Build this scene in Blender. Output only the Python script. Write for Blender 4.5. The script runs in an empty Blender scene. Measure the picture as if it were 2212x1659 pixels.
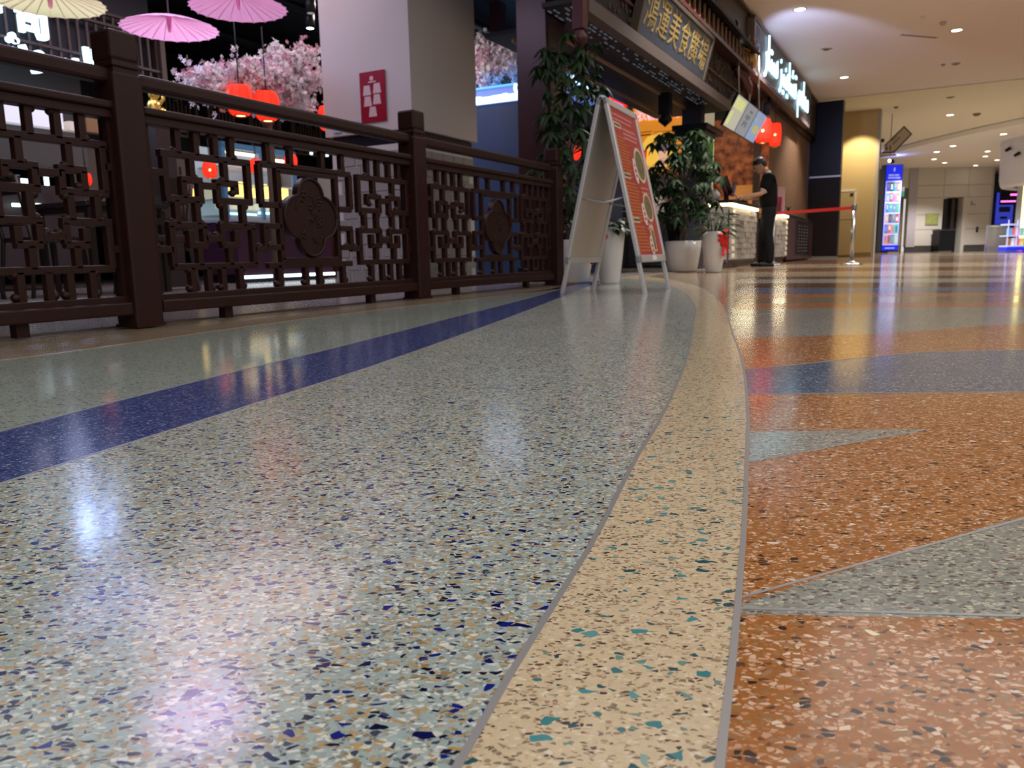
import bpy, bmesh, math, random
from math import sin, cos, pi, radians as R
from mathutils import Vector, Matrix, Euler, Quaternion

random.seed(7)
sc = bpy.context.scene
COL = sc.collection

# ------------------------------------------------------------------ camera
cam = bpy.data.cameras.new('camera')
cam.sensor_width = 36.0
cam.lens = 1661.0 / 2212.0 * 36.0
cam.clip_end = 400
cam.clip_start = 0.01
camo = bpy.data.objects.new('camera', cam)
COL.objects.link(camo)
camo.matrix_world = Matrix((
    (0.9997992, 0.0200411, 0.0, 0.0),
    (-0.0032904, 0.1641495, -0.98643, 0.0),
    (-0.0197691, 0.9862319, 0.1641825, 0.25),
    (0, 0, 0, 1)))
cam.dof.use_dof = True
cam.dof.focus_distance = 0.8
cam.dof.aperture_fstop = 13.0
sc.camera = camo

# ------------------------------------------------------------------ world and exposure
sc.view_settings.view_transform = 'Standard'
sc.view_settings.look = 'None'
sc.view_settings.gamma = 1.0
sc.view_settings.use_curve_mapping = False
sc.view_settings.exposure = 0.0
w = bpy.data.worlds.new('world')
sc.world = w
w.use_nodes = True
w.node_tree.nodes['Background'].inputs[0].default_value = (1.0, 0.93, 0.86, 1)
w.node_tree.nodes['Background'].inputs[1].default_value = 0.72
cy = sc.cycles
cy.max_bounces = 7
cy.diffuse_bounces = 3
cy.glossy_bounces = 3
cy.transmission_bounces = 5
cy.transparent_max_bounces = 8
cy.caustics_reflective = False
cy.caustics_refractive = False
cy.sample_clamp_indirect = 4.0
cy.sample_clamp_direct = 0.0
cy.blur_glossy = 0.5
cy.use_denoising = True
cy.use_adaptive_sampling = True
cy.adaptive_threshold = 0.025
cy.adaptive_min_samples = 16
try:
    cy.denoising_input_passes = 'RGB_ALBEDO_NORMAL'
    cy.denoising_prefilter = 'NONE'
except Exception:
    pass

# ------------------------------------------------------------------ frame of the restaurant front
# s runs along the railing and shop front away from the camera, v runs into the restaurant
P1 = Vector((-1.451, 3.069))
U = Vector((0.4735, 0.8808)).normalized()
V = Vector((-U.y, U.x))
TH = math.atan2(U.y, U.x)
def W(s, v=0.0, z=0.0):
    p = P1 + U * s + V * v
    return Vector((p.x, p.y, z))

def lamp(name, kind, loc, energy, color=(1, 1, 1), size=0.3, rot=(0, 0, 0), spot=None, shape='DISK', sy=None):
    l = bpy.data.lights.new(name, kind)
    l.energy = energy
    l.color = color
    if kind == 'AREA':
        l.shape = shape
        l.size = size
        if sy: l.size_y = sy
    else:
        l.shadow_soft_size = size
    if spot:
        l.spot_size = R(spot)
        l.spot_blend = 0.5
    o = bpy.data.objects.new(name, l)
    o.location = loc
    o.rotation_euler = rot
    COL.objects.link(o)
    return o

WARM = (1.0, 0.93, 0.87)
FILL = (1.0, 0.98, 0.955)
# light of the mall's recessed downlights
ZA = 4.12
DOWN = (0, 0, 0)
for p in [(4.81, 13.34), (8.17, 14.74), (7.72, 18.43), (11.6, 15.6), (11.2, 19.4), (2.6, 9.2), (5.9, 9.9), (9.3, 10.9)]:
    lamp('downlight_lamp', 'SPOT', (p[0], p[1], ZA - 0.03), 620, WARM, 0.08, DOWN, 110)
for p in [(11.39, 26.14), (14.86, 26.85), (15.65, 24.0), (19.0, 23.5)]:
    lamp('downlight_lamp', 'SPOT', (p[0], p[1], 4.55), 800, WARM, 0.08, DOWN, 115)
for p in [(16.6, 29.0), (18.9, 35.0), (21.8, 39.0), (25.4, 36.5)]:
    lamp('downlight_lamp', 'SPOT', (p[0], p[1], 4.37), 1000, (1, 0.92, 0.85), 0.08, DOWN, 120)
# added broad soft fill around and behind the camera, no real coves there
for (x, y, e) in [(0.9, 4.2, 36), (4.6, 5.6, 84), (8.6, 7.0, 84), (-2.2, -0.6, 70), (2.0, 0.4, 80), (6.2, 0.6, 80), (-1.0, -4.6, 80), (4.0, -4.6, 80)]:
    lamp('soft_fill_lamp', 'AREA', (x, y, ZA - 0.04), e, FILL, 4.4, (0, 0, TH), shape='SQUARE')
# added coloured fill inside the restaurant, no fixtures: blue, violet and warm area lamps
lamp('stall_fill_lamp', 'AREA', W(2.4, 4.2, 3.0), 13, (0.45, 0.5, 1.0), 1.2)
lamp('stall_fill_lamp', 'AREA', W(1.6, 2.0, 3.2), 16, (0.8, 0.55, 1.0), 0.8)
lamp('restaurant_fill_lamp', 'AREA', W(3.4, 3.4, 3.35), 32, (1.0, 0.78, 0.86), 2.2)
lamp('restaurant_fill_lamp', 'AREA', W(6.0, 3.4, 3.3), 60, (1.0, 0.85, 0.8), 1.0)
lamp('restaurant_fill_lamp', 'AREA', W(1.6, 2.9, 3.4), 26, (0.88, 0.88, 1.0), 3.0)  # added broad lamp that lifts the dining floor
lamp('restaurant_fill_lamp', 'AREA', W(9.5, 3.0, 3.2), 24, (1.0, 0.8, 0.6), 0.5)
lamp('restaurant_fill_lamp', 'AREA', W(12.4, 1.2, 3.1), 22, (1.0, 0.8, 0.55), 0.4)
# added lamp without a fixture over the gate roof, washes the mall ceiling blue
def aim(p, q): return tuple((Vector(q) - Vector(p)).to_track_quat('-Z', 'Y').to_euler())
lamp('ceiling_wash_lamp', 'SPOT', W(10.6, -0.45, 3.3), 330, (0.5, 0.58, 1.0), 0.1, aim(W(10.6, -0.45, 3.3), (6.5, 16.3, 4.12)), 46)
lamp('wall_washer_lamp', 'SPOT', W(24.9, -0.62, 4.4), 330, (1.0, 0.86, 0.6), 0.06, aim(W(24.9, -0.62, 4.4), W(26.0, -0.6, 2.2)), 75)

# ------------------------------------------------------------------ mesh helpers
class MB:
    """collects simple solids, builds them as one mesh object"""
    def __init__(self):
        self.v = []; self.f = []; self.sm = []
    def add(self, vs, fs, smooth=False, M=None):
        b = len(self.v)
        if M is not None: vs = [M @ Vector(p) for p in vs]
        self.v += [tuple(p) for p in vs]
        self.f += [tuple(i + b for i in f) for f in fs]
        self.sm += [smooth] * len(fs)
        return self
    def box(self, x0, x1, y0, y1, z0, z1, M=None, ch=0.0):
        if ch <= 0:
            vs = [(x0, y0, z0), (x1, y0, z0), (x1, y1, z0), (x0, y1, z0), (x0, y0, z1), (x1, y0, z1), (x1, y1, z1), (x0, y1, z1)]
            fs = [(0, 3, 2, 1), (4, 5, 6, 7), (0, 1, 5, 4), (1, 2, 6, 5), (2, 3, 7, 6), (3, 0, 4, 7)]
            return self.add(vs, fs, False, M)
        bm = bmesh.new()
        bmesh.ops.create_cube(bm, size=1.0)
        for p in bm.verts:
            p.co = Vector(((x0 + x1) / 2 + p.co.x * (x1 - x0), (y0 + y1) / 2 + p.co.y * (y1 - y0), (z0 + z1) / 2 + p.co.z * (z1 - z0)))
        bmesh.ops.bevel(bm, geom=list(bm.edges), offset=ch, segments=2, affect='EDGES', profile=0.5)
        bm.verts.index_update()
        self.add([p.co.copy() for p in bm.verts], [[q.index for q in f.verts] for f in bm.faces], False, M)
        bm.free()
        return self
    def prism(self, pts, z0, z1, M=None):
        n = len(pts)
        vs = [(p[0], p[1], z0) for p in pts] + [(p[0], p[1], z1) for p in pts]
        fs = [tuple(range(n - 1, -1, -1)), tuple(range(n, 2 * n))] + [(i, (i + 1) % n, n + (i + 1) % n, n + i) for i in range(n)]
        return self.add(vs, fs, False, M)
    def lathe(self, prof, n=16, M=None, smooth=True, rf=None, cap=True):
        vs = []; fs = []
        for (r, z) in prof:
            for k in range(n):
                a = 2 * pi * k / n
                q = rf(a) if rf else 1.0
                vs.append((r * q * cos(a), r * q * sin(a), z))
        for i in range(len(prof) - 1):
            for k in range(n):
                k2 = (k + 1) % n
                fs.append((i * n + k, i * n + k2, (i + 1) * n + k2, (i + 1) * n + k))
        if cap and prof[0][0] > 1e-4: fs.append(tuple(range(n - 1, -1, -1)))
        if cap and prof[-1][0] > 1e-4: fs.append(tuple((len(prof) - 1) * n + k for k in range(n)))
        return self.add(vs, fs, smooth, M)
    def tube(self, pts, r, n=8, smooth=True, M=None):
        pts = [Vector(p) for p in pts]
        rs = r if isinstance(r, (list, tuple)) else [r] * len(pts)
        vs = []; fs = []
        prev = None
        for i, p in enumerate(pts):
            d = (pts[min(i + 1, len(pts) - 1)] - pts[max(i - 1, 0)]).normalized()
            if prev is None:
                a = Vector((0, 0, 1)) if abs(d.z) < 0.9 else Vector((1, 0, 0))
                x = d.cross(a).normalized()
            else:
                x = (prev - d * prev.dot(d)).normalized()
            prev = x
            y = d.cross(x)
            for k in range(n):
                t = 2 * pi * k / n
                vs.append(p + (x * cos(t) + y * sin(t)) * rs[i])
        m = len(pts)
        for i in range(m - 1):
            for k in range(n):
                k2 = (k + 1) % n
                fs.append((i * n + k, i * n + k2, (i + 1) * n + k2, (i + 1) * n + k))
        fs.append(tuple(range(n - 1, -1, -1)))
        fs.append(tuple((m - 1) * n + k for k in range(n)))
        return self.add(vs, fs, smooth, M)
    def bar(self, p0, p1, w, h, M=None, upv=(0, 0, 1)):
        p0 = Vector(p0); p1 = Vector(p1); d = (p1 - p0)
        L = d.length; d.normalize()
        u_ = Vector(upv)
        if abs(d.dot(u_)) > 0.97: u_ = Vector((0, 1, 0))
        x = d.cross(u_).normalized(); z = x.cross(d)
        A = Matrix((x, d, z)).transposed().to_4x4(); A.translation = p0
        if M is not None: A = M @ A
        return self.box(-w / 2, w / 2, 0, L, -h / 2, h / 2, A)
    def ell(self, c, r, n=10, m=7, M=None):
        prof = [(max(1e-5, sin(pi * i / m)), -cos(pi * i / m)) for i in range(m + 1)]
        A = Matrix.Translation(Vector(c)) @ Matrix.Diagonal(Vector((r[0], r[1], r[2], 1)))
        if M is not None: A = M @ A
        return self.lathe(prof, n, A)
    def mesh(self, name, mat):
        me = bpy.data.meshes.new(name)
        me.from_pydata(self.v, [], self.f)
        me.polygons.foreach_set('use_smooth', self.sm)
        me.materials.append(mat)
        me.update()
        return me
    def build(self, name, mat, parent=None, **kw):
        return obj(name, self.mesh(name, mat), parent, **kw)

def obj(name, me, parent=None, loc=None, rot=None, label=None, kind=None, cat=None, group=None):
    o = bpy.data.objects.new(name, me)
    COL.objects.link(o)
    if parent is not None: o.parent = parent
    if loc is not None: o.location = loc
    if rot is not None: o.rotation_euler = rot
    if label: o['label'] = label
    if kind: o['kind'] = kind
    if cat: o['category'] = cat
    if group: o['group'] = group
    return o

def thing(name, label, cat, loc=(0, 0, 0), rz=0.0, group=None, rot=None):
    o = bpy.data.objects.new(name, None)
    COL.objects.link(o)
    o.empty_display_size = 0.1
    o.location = loc
    o.rotation_euler = rot if rot else (0, 0, rz)
    o['label'] = label; o['category'] = cat
    if group: o['group'] = group
    return o
def sthing(name, kind='structure', loc=(0, 0, 0), rz=0.0):
    o = bpy.data.objects.new(name, None)
    COL.objects.link(o)
    o.location = loc; o.rotation_euler = (0, 0, rz)
    o['kind'] = kind
    return o
KIDS = {}
def kids(o):
    return [c for c in bpy.data.objects if c.parent == o]
def dup(root, loc, rz=None, label=None, group=None):
    tree = KIDS.get(root.name)
    if tree is None:
        tree = [(c, kids(c)) for c in kids(root)]
        KIDS[root.name] = tree
    r = root.copy(); COL.objects.link(r); r.location = loc
    if rz is not None: r.rotation_euler = (0, 0, rz)
    if label: r['label'] = label
    if group: r['group'] = group
    for c, gs in tree:
        d = c.copy(); COL.objects.link(d); d.parent = r
        for g in gs:
            e = g.copy(); COL.objects.link(e); e.parent = d
    return r

# ------------------------------------------------------------------ materials
def s2l(c):
    return tuple(((x / 255.0) / 12.92 if x <= 10 else (((x / 255.0) + 0.055) / 1.055) ** 2.4) for x in c)
MATS = {}
def mat(name, col, rough=0.5, metal=0.0, emit=None, es=0.0, spec=0.5, alpha=1.0, noise=0.0, nscale=8.0, bump=0.0, bscale=60.0, trans=0.0, coat=0.0, wood=False):
    if name in MATS: return MATS[name]
    m = bpy.data.materials.new(name); m.use_nodes = True
    nt = m.node_tree; b = nt.nodes['Principled BSDF']
    b.inputs['Base Color'].default_value = (*col, 1)
    b.inputs['Roughness'].default_value = rough
    b.inputs['Metallic'].default_value = metal
    b.inputs['Specular IOR Level'].default_value = spec
    b.inputs['Alpha'].default_value = alpha
    b.inputs['Coat Weight'].default_value = coat
    b.inputs['Transmission Weight'].default_value = trans
    if emit:
        b.inputs['Emission Color'].default_value = (*emit, 1)
        b.inputs['Emission Strength'].default_value = es
    if noise > 0:
        tc = nt.nodes.new('ShaderNodeTexCoord')
        mp = nt.nodes.new('ShaderNodeMapping')
        if wood: mp.inputs['Scale'].default_value = (1, 1, 0.08)
        nz = nt.nodes.new('ShaderNodeTexNoise'); nz.inputs['Scale'].default_value = nscale
        nz.inputs['Detail'].default_value = 5
        mx = nt.nodes.new('ShaderNodeMix'); mx.data_type = 'RGBA'
        mx.inputs[6].default_value = (*[c * (1 - noise) for c in col], 1)
        mx.inputs[7].default_value = (*[min(1, c * (1 + noise)) for c in col], 1)
        nt.links.new(tc.outputs['Object'], mp.inputs[0]); nt.links.new(mp.outputs[0], nz.inputs['Vector'])
        nt.links.new(nz.outputs[0], mx.inputs[0]); nt.links.new(mx.outputs[2], b.inputs['Base Color'])
    if bump > 0:
        nz = nt.nodes.new('ShaderNodeTexNoise'); nz.inputs['Scale'].default_value = bscale
        bp = nt.nodes.new('ShaderNodeBump'); bp.inputs['Strength'].default_value = bump; bp.inputs['Distance'].default_value = 0.002
        nt.links.new(nz.outputs[0], bp.inputs['Height']); nt.links.new(bp.outputs[0], b.inputs['Normal'])
    MATS[name] = m
    return m

def terrazzo(name, base, layers, rough=0.14):
    """matrix colour plus layers of angular chips: (scale, chance, min edge, [chip colours], stretch)"""
    m = bpy.data.materials.new(name); m.use_nodes = True
    nt = m.node_tree; N = nt.nodes; L = nt.links
    b = N['Principled BSDF']
    geo = N.new('ShaderNodeNewGeometry')
    wob = N.new('ShaderNodeTexNoise'); wob.inputs['Scale'].default_value = 95; wob.inputs['Detail'].default_value = 1
    L.new(geo.outputs['Position'], wob.inputs['Vector'])
    sub = N.new('ShaderNodeVectorMath'); sub.operation = 'SUBTRACT'; sub.inputs[1].default_value = (0.5, 0.5, 0.5)
    L.new(wob.outputs['Color'], sub.inputs[0])
    scl = N.new('ShaderNodeVectorMath'); scl.operation = 'SCALE'; scl.inputs['Scale'].default_value = 0.006
    L.new(sub.outputs[0], scl.inputs[0])
    addv = N.new('ShaderNodeVectorMath'); addv.operation = 'ADD'
    L.new(geo.outputs['Position'], addv.inputs[0]); L.new(scl.outputs[0], addv.inputs[1])
    # cloudy matrix
    cl = N.new('ShaderNodeTexNoise'); cl.inputs['Scale'].default_value = 140; cl.inputs['Detail'].default_value = 3
    L.new(geo.outputs['Position'], cl.inputs['Vector'])
    mx = N.new('ShaderNodeMix'); mx.data_type = 'RGBA'
    mx.inputs[6].default_value = (*[c * 0.78 for c in base], 1); mx.inputs[7].default_value = (*[min(1, c * 1.2) for c in base], 1)
    L.new(cl.outputs[0], mx.inputs[0])
    cur = mx.outputs[2]
    for i, (sc_, ch, edge, cols, st) in enumerate(layers):
        mp = N.new('ShaderNodeMapping'); mp.inputs['Rotation'].default_value = (0, 0, 0.7 * i + 0.3)
        mp.inputs['Location'].default_value = (i * 3.7, i * 1.3, 0); mp.inputs['Scale'].default_value = (sc_, sc_ * st, sc_)
        L.new(addv.outputs[0], mp.inputs[0])
        va = N.new('ShaderNodeTexVoronoi'); va.voronoi_dimensions = '2D'; va.feature = 'F1'; va.inputs['Scale'].default_value = 1.0
        vb = N.new('ShaderNodeTexVoronoi'); vb.voronoi_dimensions = '2D'; vb.feature = 'DISTANCE_TO_EDGE'; vb.inputs['Scale'].default_value = 1.0
        L.new(mp.outputs[0], va.inputs['Vector']); L.new(mp.outputs[0], vb.inputs['Vector'])
        sp = N.new('ShaderNodeSeparateColor'); L.new(va.outputs['Color'], sp.inputs[0])
        c1 = N.new('ShaderNodeMath'); c1.operation = 'LESS_THAN'; c1.inputs[1].default_value = ch; L.new(sp.outputs[1], c1.inputs[0])
        # edge threshold varies per chip
        th = N.new('ShaderNodeMath'); th.operation = 'MULTIPLY_ADD'; th.inputs[1].default_value = 0.16; th.inputs[2].default_value = edge
        L.new(sp.outputs[2], th.inputs[0])
        c2 = N.new('ShaderNodeMath'); c2.operation = 'GREATER_THAN'; L.new(vb.outputs[0], c2.inputs[0]); L.new(th.outputs[0], c2.inputs[1])
        mk = N.new('ShaderNodeMath'); mk.operation = 'MULTIPLY'; L.new(c1.outputs[0], mk.inputs[0]); L.new(c2.outputs[0], mk.inputs[1])
        cr = N.new('ShaderNodeValToRGB'); cr.color_ramp.interpolation = 'CONSTANT'
        els = cr.color_ramp.elements
        while len(els) < len(cols): els.new(0.5)
        for k, c in enumerate(cols):
            els[k].position = k / len(cols); els[k].color = (*c, 1)
        L.new(sp.outputs[0], cr.inputs[0])
        mm = N.new('ShaderNodeMix'); mm.data_type = 'RGBA'
        L.new(mk.outputs[0], mm.inputs[0]); L.new(cur, mm.inputs[6]); L.new(cr.outputs[0], mm.inputs[7])
        cur = mm.outputs[2]
    L.new(cur, b.inputs['Base Color'])
    # polished but slightly worn
    rn = N.new('ShaderNodeTexNoise'); rn.inputs['Scale'].default_value = 3.0; rn.inputs['Detail'].default_value = 4
    L.new(geo.outputs['Position'], rn.inputs['Vector'])
    rm = N.new('ShaderNodeMapRange'); rm.inputs['To Min'].default_value = rough * 0.75; rm.inputs['To Max'].default_value = rough * 1.3
    L.new(rn.outputs[0], rm.inputs[0]); L.new(rm.outputs[0], b.inputs['Roughness'])
    b.inputs['Specular IOR Level'].default_value = 0.5
    MATS[name] = m
    return m

c_ = s2l
DARKWOOD = mat('dark_brown_paint', (0.0215, 0.0062, 0.0048), 0.42, spec=0.25, noise=0.18, nscale=6, bump=0.15, bscale=90, wood=True)
WOODB = mat('brown_wood', (0.06, 0.028, 0.02), 0.4, noise=0.25, nscale=5, wood=True)
BLACK = mat('black_satin', (0.006, 0.006, 0.009), 0.4, spec=.25)
NAVYB = mat('near_black_blue', (0.006, 0.007, 0.016), 0.6)
WHITEP = mat('white_paint', (0.78, 0.74, 0.72), 0.6)
CEILM = mat('ceiling_paint', (0.92, 0.90, 0.87), 0.8)
ALU = mat('brushed_aluminium', (0.62, 0.62, 0.64), 0.35, 0.55, bump=0.05, bscale=300)
STEEL = mat('brushed_steel', (0.42, 0.42, 0.43), 0.28, 1.0)
CHROME = mat('polished_chrome', (0.8, 0.78, 0.75), 0.12, 1.0)
ZINC = mat('zinc_divider', (0.42, 0.41, 0.42), 0.35, 0.6)
REDP = mat('red_fabric', (0.7, 0.012, 0.01), 0.6)
WPOT = mat('glazed_white_pot', (0.62, 0.6, 0.58), 0.25, coat=0.4)
SOIL = mat('dark_soil', (0.03, 0.02, 0.012), 0.95)
LEAF = mat('dark_green_leaf', (0.011, 0.032, 0.008), 0.5, spec=0.25, noise=0.4, nscale=4)
LEAF2 = mat('deep_green_leaf', (0.014, 0.04, 0.014), 0.42, spec=0.3, noise=0.4, nscale=4)
TRUNK = mat('grey_bark', (0.12, 0.09, 0.07), 0.85, noise=0.4, nscale=20, bump=0.6, bscale=40)
LRED = mat('lit_lantern_paper', (0.6, 0.02, 0.01), 0.7, emit=(1.0, 0.03, 0.008), es=1.1, alpha=0.86)
LBULB = mat('lantern_bulb', (1, .9, .6), .5, emit=(1.0, 0.7, 0.3), es=26)
LRING = mat('lantern_lamp_glow', (1, 0.9, 0.6), 0.5, emit=(1.0, 0.72, 0.32), es=4.5)
GOLD = mat('gold_lacquer', (0.5, 0.28, 0.04), 0.4, 0.35)
GOLDC = mat('gold_character', (0.34, 0.24, 0.07), 0.5, 0.0, emit=(0.5, 0.33, 0.06), es=0.05)
LEDW = mat('white_led', (1, 1, 1), 0.5, emit=(0.50, 0.88, 1.0), es=1.8)
LEDBLUE = mat('cool_white_sign_light', (1, 1, 1), 0.5, emit=(0.55, 0.82, 1.0), es=1.8)
LEDWARM = mat('warm_led', (1, 1, 0.9), 0.5, emit=(1.0, 0.9, 0.55), es=5.0)
DLIT = mat('downlight_diffuser', (1, 1, 0.9), 0.5, emit=(1.0, 0.93, 0.72), es=6.0)
SKIN = mat('skin', (0.48, 0.26, 0.17), 0.5)
HAIR = mat('black_hair', (0.008, 0.007, 0.007), 0.5)
TEEB = mat('black_cotton', (0.005, 0.0055, 0.006), 0.85, spec=.1, noise=0.3, nscale=20)
JEANS = mat('dark_trousers', (0.007, 0.007, 0.008), 0.8, spec=.1, noise=0.3, nscale=14)
LATT = mat('lattice_brown', (0.05, 0.03, 0.026), 0.55)
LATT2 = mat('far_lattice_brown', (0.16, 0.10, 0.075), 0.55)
BEIGEB = mat('beige_beam', (0.085, 0.065, 0.062), 0.55)
GRANITE = mat('dark_granite', (0.012, 0.012, 0.02), 0.2, noise=0.8, nscale=60)

def ribbon(mb, A, B, z0, z1):
    """solid strip between two polylines with the same number of points"""
    n = len(A)
    vs = []
    for a, b in zip(A, B):
        vs += [(a[0], a[1], z0), (b[0], b[1], z0), (a[0], a[1], z1), (b[0], b[1], z1)]
    fs = []
    for i in range(n - 1):
        p = i * 4; q = p + 4
        fs += [(p + 2, p + 3, q + 3, q + 2), (p, q, q + 1, p + 1), (p, p + 2, q + 2, q), (p + 1, q + 1, q + 3, p + 3)]
    fs += [(0, 1, 3, 2), ((n - 1) * 4, (n - 1) * 4 + 2, (n - 1) * 4 + 3, (n - 1) * 4 + 1)]
    # make sure the top faces look up
    mb.add(vs, fs)
def fixn(o):
    bm = bmesh.new(); bm.from_mesh(o.data)
    bmesh.ops.recalc_face_normals(bm, faces=bm.faces)
    bm.to_mesh(o.data); bm.free()
    return o
def smoothline(pts, n):
    """centripetal-free Catmull-Rom resample to n points by arc length"""
    P = [Vector(p) for p in pts]
    dense = []
    for i in range(len(P) - 1):
        p0 = P[max(i - 1, 0)]; p1 = P[i]; p2 = P[i + 1]; p3 = P[min(i + 2, len(P) - 1)]
        for k in range(12):
            t = k / 12
            dense.append(0.5 * ((2 * p1) + (p2 - p0) * t + (2 * p0 - 5 * p1 + 4 * p2 - p3) * t * t + (3 * p1 - p0 - 3 * p2 + p3) * t ** 3))
    dense.append(P[-1])
    d = [0]
    for i in range(1, len(dense)): d.append(d[-1] + (dense[i] - dense[i - 1]).length)
    out = []; j = 0
    for k in range(n):
        t = d[-1] * (k / (n - 1)) ** 1.6
        while j < len(d) - 2 and d[j + 1] < t: j += 1
        q = (t - d[j]) / max(1e-9, d[j + 1] - d[j])
        out.append(dense[j].lerp(dense[j + 1], min(1, max(0, q))))
    return out
def offs(pts, w_):
    out = []
    for i, p in enumerate(pts):
        d = (pts[min(i + 1, len(pts) - 1)] - pts[max(i - 1, 0)]).normalized()
        out.append(p + Vector((-d.y, d.x)) * w_)
    return out

AR = {'ا': 'ﺍ ﺎ', 'ب': 'ﺏﺑﺒﺐ', 'ت': 'ﺕﺗﺘﺖ', 'ث': 'ﺙﺛﺜﺚ', 'ر': 'ﺭ ﺮ', 'ز': 'ﺯ ﺰ', 'س': 'ﺱﺳﺴﺲ', 'ش': 'ﺵﺷﺸﺶ', 'ط': 'ﻁﻃﻄﻂ', 'ع': 'ﻉﻋﻌﻊ',
      'ل': 'ﻝﻟﻠﻞ', 'م': 'ﻡﻣﻤﻢ', 'ن': 'ﻥﻧﻨﻦ', 'و': 'ﻭ ﻮ', 'ي': 'ﻱﻳﻴﻲ'}
NOJOIN = 'ارزو'
def ar(text):
    out = ''
    for wd in text.split(' '):
        g = ''
        for i, ch in enumerate(wd):
            pj = i > 0 and wd[i - 1] not in NOJOIN
            nj = i < len(wd) - 1 and ch not in NOJOIN
            f = AR[ch]
            if ch in NOJOIN: g += f[2] if pj else f[0]
            else: g += f[0] if not pj and not nj else f[1] if nj and not pj else f[2] if nj and pj else f[3]
        out = g[::-1] + (' ' + out if out else '')
    return out
def text(body, size, m, parent, loc, rot, name='lettering', depth=0.01, bold=0.0, align='CENTER', sx=1.0, label=None, res=3):
    c = bpy.data.curves.new('t', 'FONT'); c.body = body; c.size = size; c.extrude = depth
    c.align_x = align; c.align_y = 'CENTER'; c.offset = bold; c.resolution_u = res
    t = bpy.data.objects.new('t', c); COL.objects.link(t)
    bpy.context.view_layer.update()
    me = bpy.data.meshes.new_from_object(t.evaluated_get(bpy.context.evaluated_depsgraph_get()))
    bpy.data.objects.remove(t); bpy.data.curves.remove(c)
    me.materials.clear(); me.materials.append(m)
    o = obj(name, me, parent, loc, rot, label)
    o.scale = (sx, 1, 1)
    return o
FACE_V = (R(90), 0, 0)            # in the shop-front frame: faces the mall (-v)
FACE_S = (R(90), 0, R(-90))       # faces back along the front (-s)

# =================================================================== FLOOR
floor = sthing('floor')
MBASE = terrazzo('terrazzo_tan', c_((140, 122, 100)), [(150, 0.5, 0.04, [c_((160, 140, 115)), c_((90, 75, 60)), c_((190, 170, 140))], 1.2)], 0.13)
T_LIGHT = terrazzo('terrazzo_pale_blue', c_((158, 174, 174)), [
    (300, 0.62, 0.03, [c_((190, 194, 186)), c_((140, 142, 128)), c_((212, 212, 202)), c_((172, 150, 112)), c_((110, 112, 112)), c_((154, 164, 160))], 1.4),
    (200, 0.42, 0.05, [c_((218, 218, 210)), c_((176, 144, 96)), c_((206, 204, 192)), c_((184, 152, 104)), c_((150, 122, 80)), c_((64, 68, 82))], 1.5),
    (160, 0.11, 0.04, [c_((14, 22, 96)), c_((12, 16, 52)), c_((22, 32, 118)), c_((24, 26, 44))], 1.7),
    (112, 0.030, 0.05, [c_((18, 28, 118)), c_((10, 16, 70))], 1.4)], 0.15)
T_GREY = terrazzo('terrazzo_grey_green', c_((150, 160, 152)), [
    (260, 0.5, 0.05, [c_((168, 176, 168)), c_((132, 140, 134)), c_((180, 186, 178))], 1.3),
    (150, 0.09, 0.02, [c_((20, 24, 56)), c_((34, 36, 44)), c_((18, 22, 66))], 2.3)], 0.13)
T_BLUE = terrazzo('terrazzo_deep_blue', c_((54, 70, 128)), [
    (260, 0.5, 0.05, [c_((80, 92, 142)), c_((30, 38, 80)), c_((104, 114, 156)), c_((46, 56, 112))], 1.4),
    (210, 0.20, 0.05, [c_((160, 166, 186)), c_((124, 130, 156)), c_((14, 18, 44))], 1.8)], 0.14)
T_CREAM = terrazzo('terrazzo_cream', c_((208, 188, 156)), [
    (300, 0.55, 0.05, [c_((220, 204, 176)), c_((194, 172, 140)), c_((206, 186, 158)), c_((160, 134, 108))], 1.4),
    (230, 0.26, 0.07, [c_((100, 76, 60)), c_((132, 116, 100)), c_((70, 56, 50)), c_((224, 212, 190)), c_((150, 126, 104))], 1.9),
    (150, 0.05, 0.06, [c_((64, 118, 124)), c_((40, 84, 96)), c_((110, 140, 130))], 1.6),
    (98, 0.085, 0.08, [c_((58, 126, 134)), c_((96, 150, 150)), c_((28, 78, 92)), c_((134, 164, 152)), c_((70, 138, 146))], 1.3)], 0.15)
T_ORANGE = terrazzo('terrazzo_orange', c_((160, 98, 42)), [
    (270, 0.55, 0.05, [c_((190, 142, 104)), c_((146, 90, 44)), c_((206, 164, 132)), c_((172, 118, 70)), c_((140, 112, 70))], 1.4),
    (190, 0.36, 0.07, [c_((214, 180, 154)), c_((196, 152, 122)), c_((226, 200, 176)), c_((112, 64, 32)), c_((150, 118, 92)), c_((204, 166, 136))], 1.5),
    (150, 0.10, 0.06, [c_((26, 15, 12)), c_((46, 26, 18)), c_((84, 62, 52))], 1.6),
    (100, 0.012, 0.12, [c_((238, 226, 180)), c_((232, 212, 200))], 1.3)], 0.15)
T_GWEDGE = terrazzo('terrazzo_warm_grey', c_((140, 144, 138)), [
    (260, 0.5, 0.05, [c_((164, 162, 148)), c_((116, 120, 116)), c_((184, 180, 162))], 1.6),
    (190, 0.34, 0.07, [c_((208, 200, 174)), c_((92, 80, 76)), c_((192, 188, 172)), c_((76, 70, 70)), c_((116, 92, 80))], 1.8)], 0.14)
T_SLATE = terrazzo('terrazzo_slate_blue', c_((80, 98, 124)), [
    (260, 0.5, 0.05, [c_((116, 132, 154)), c_((50, 64, 94)), c_((150, 158, 168))], 1.5),
    (190, 0.24, 0.06, [c_((20, 26, 46)), c_((190, 192, 196)), c_((30, 42, 78))], 1.8)], 0.14)
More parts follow.
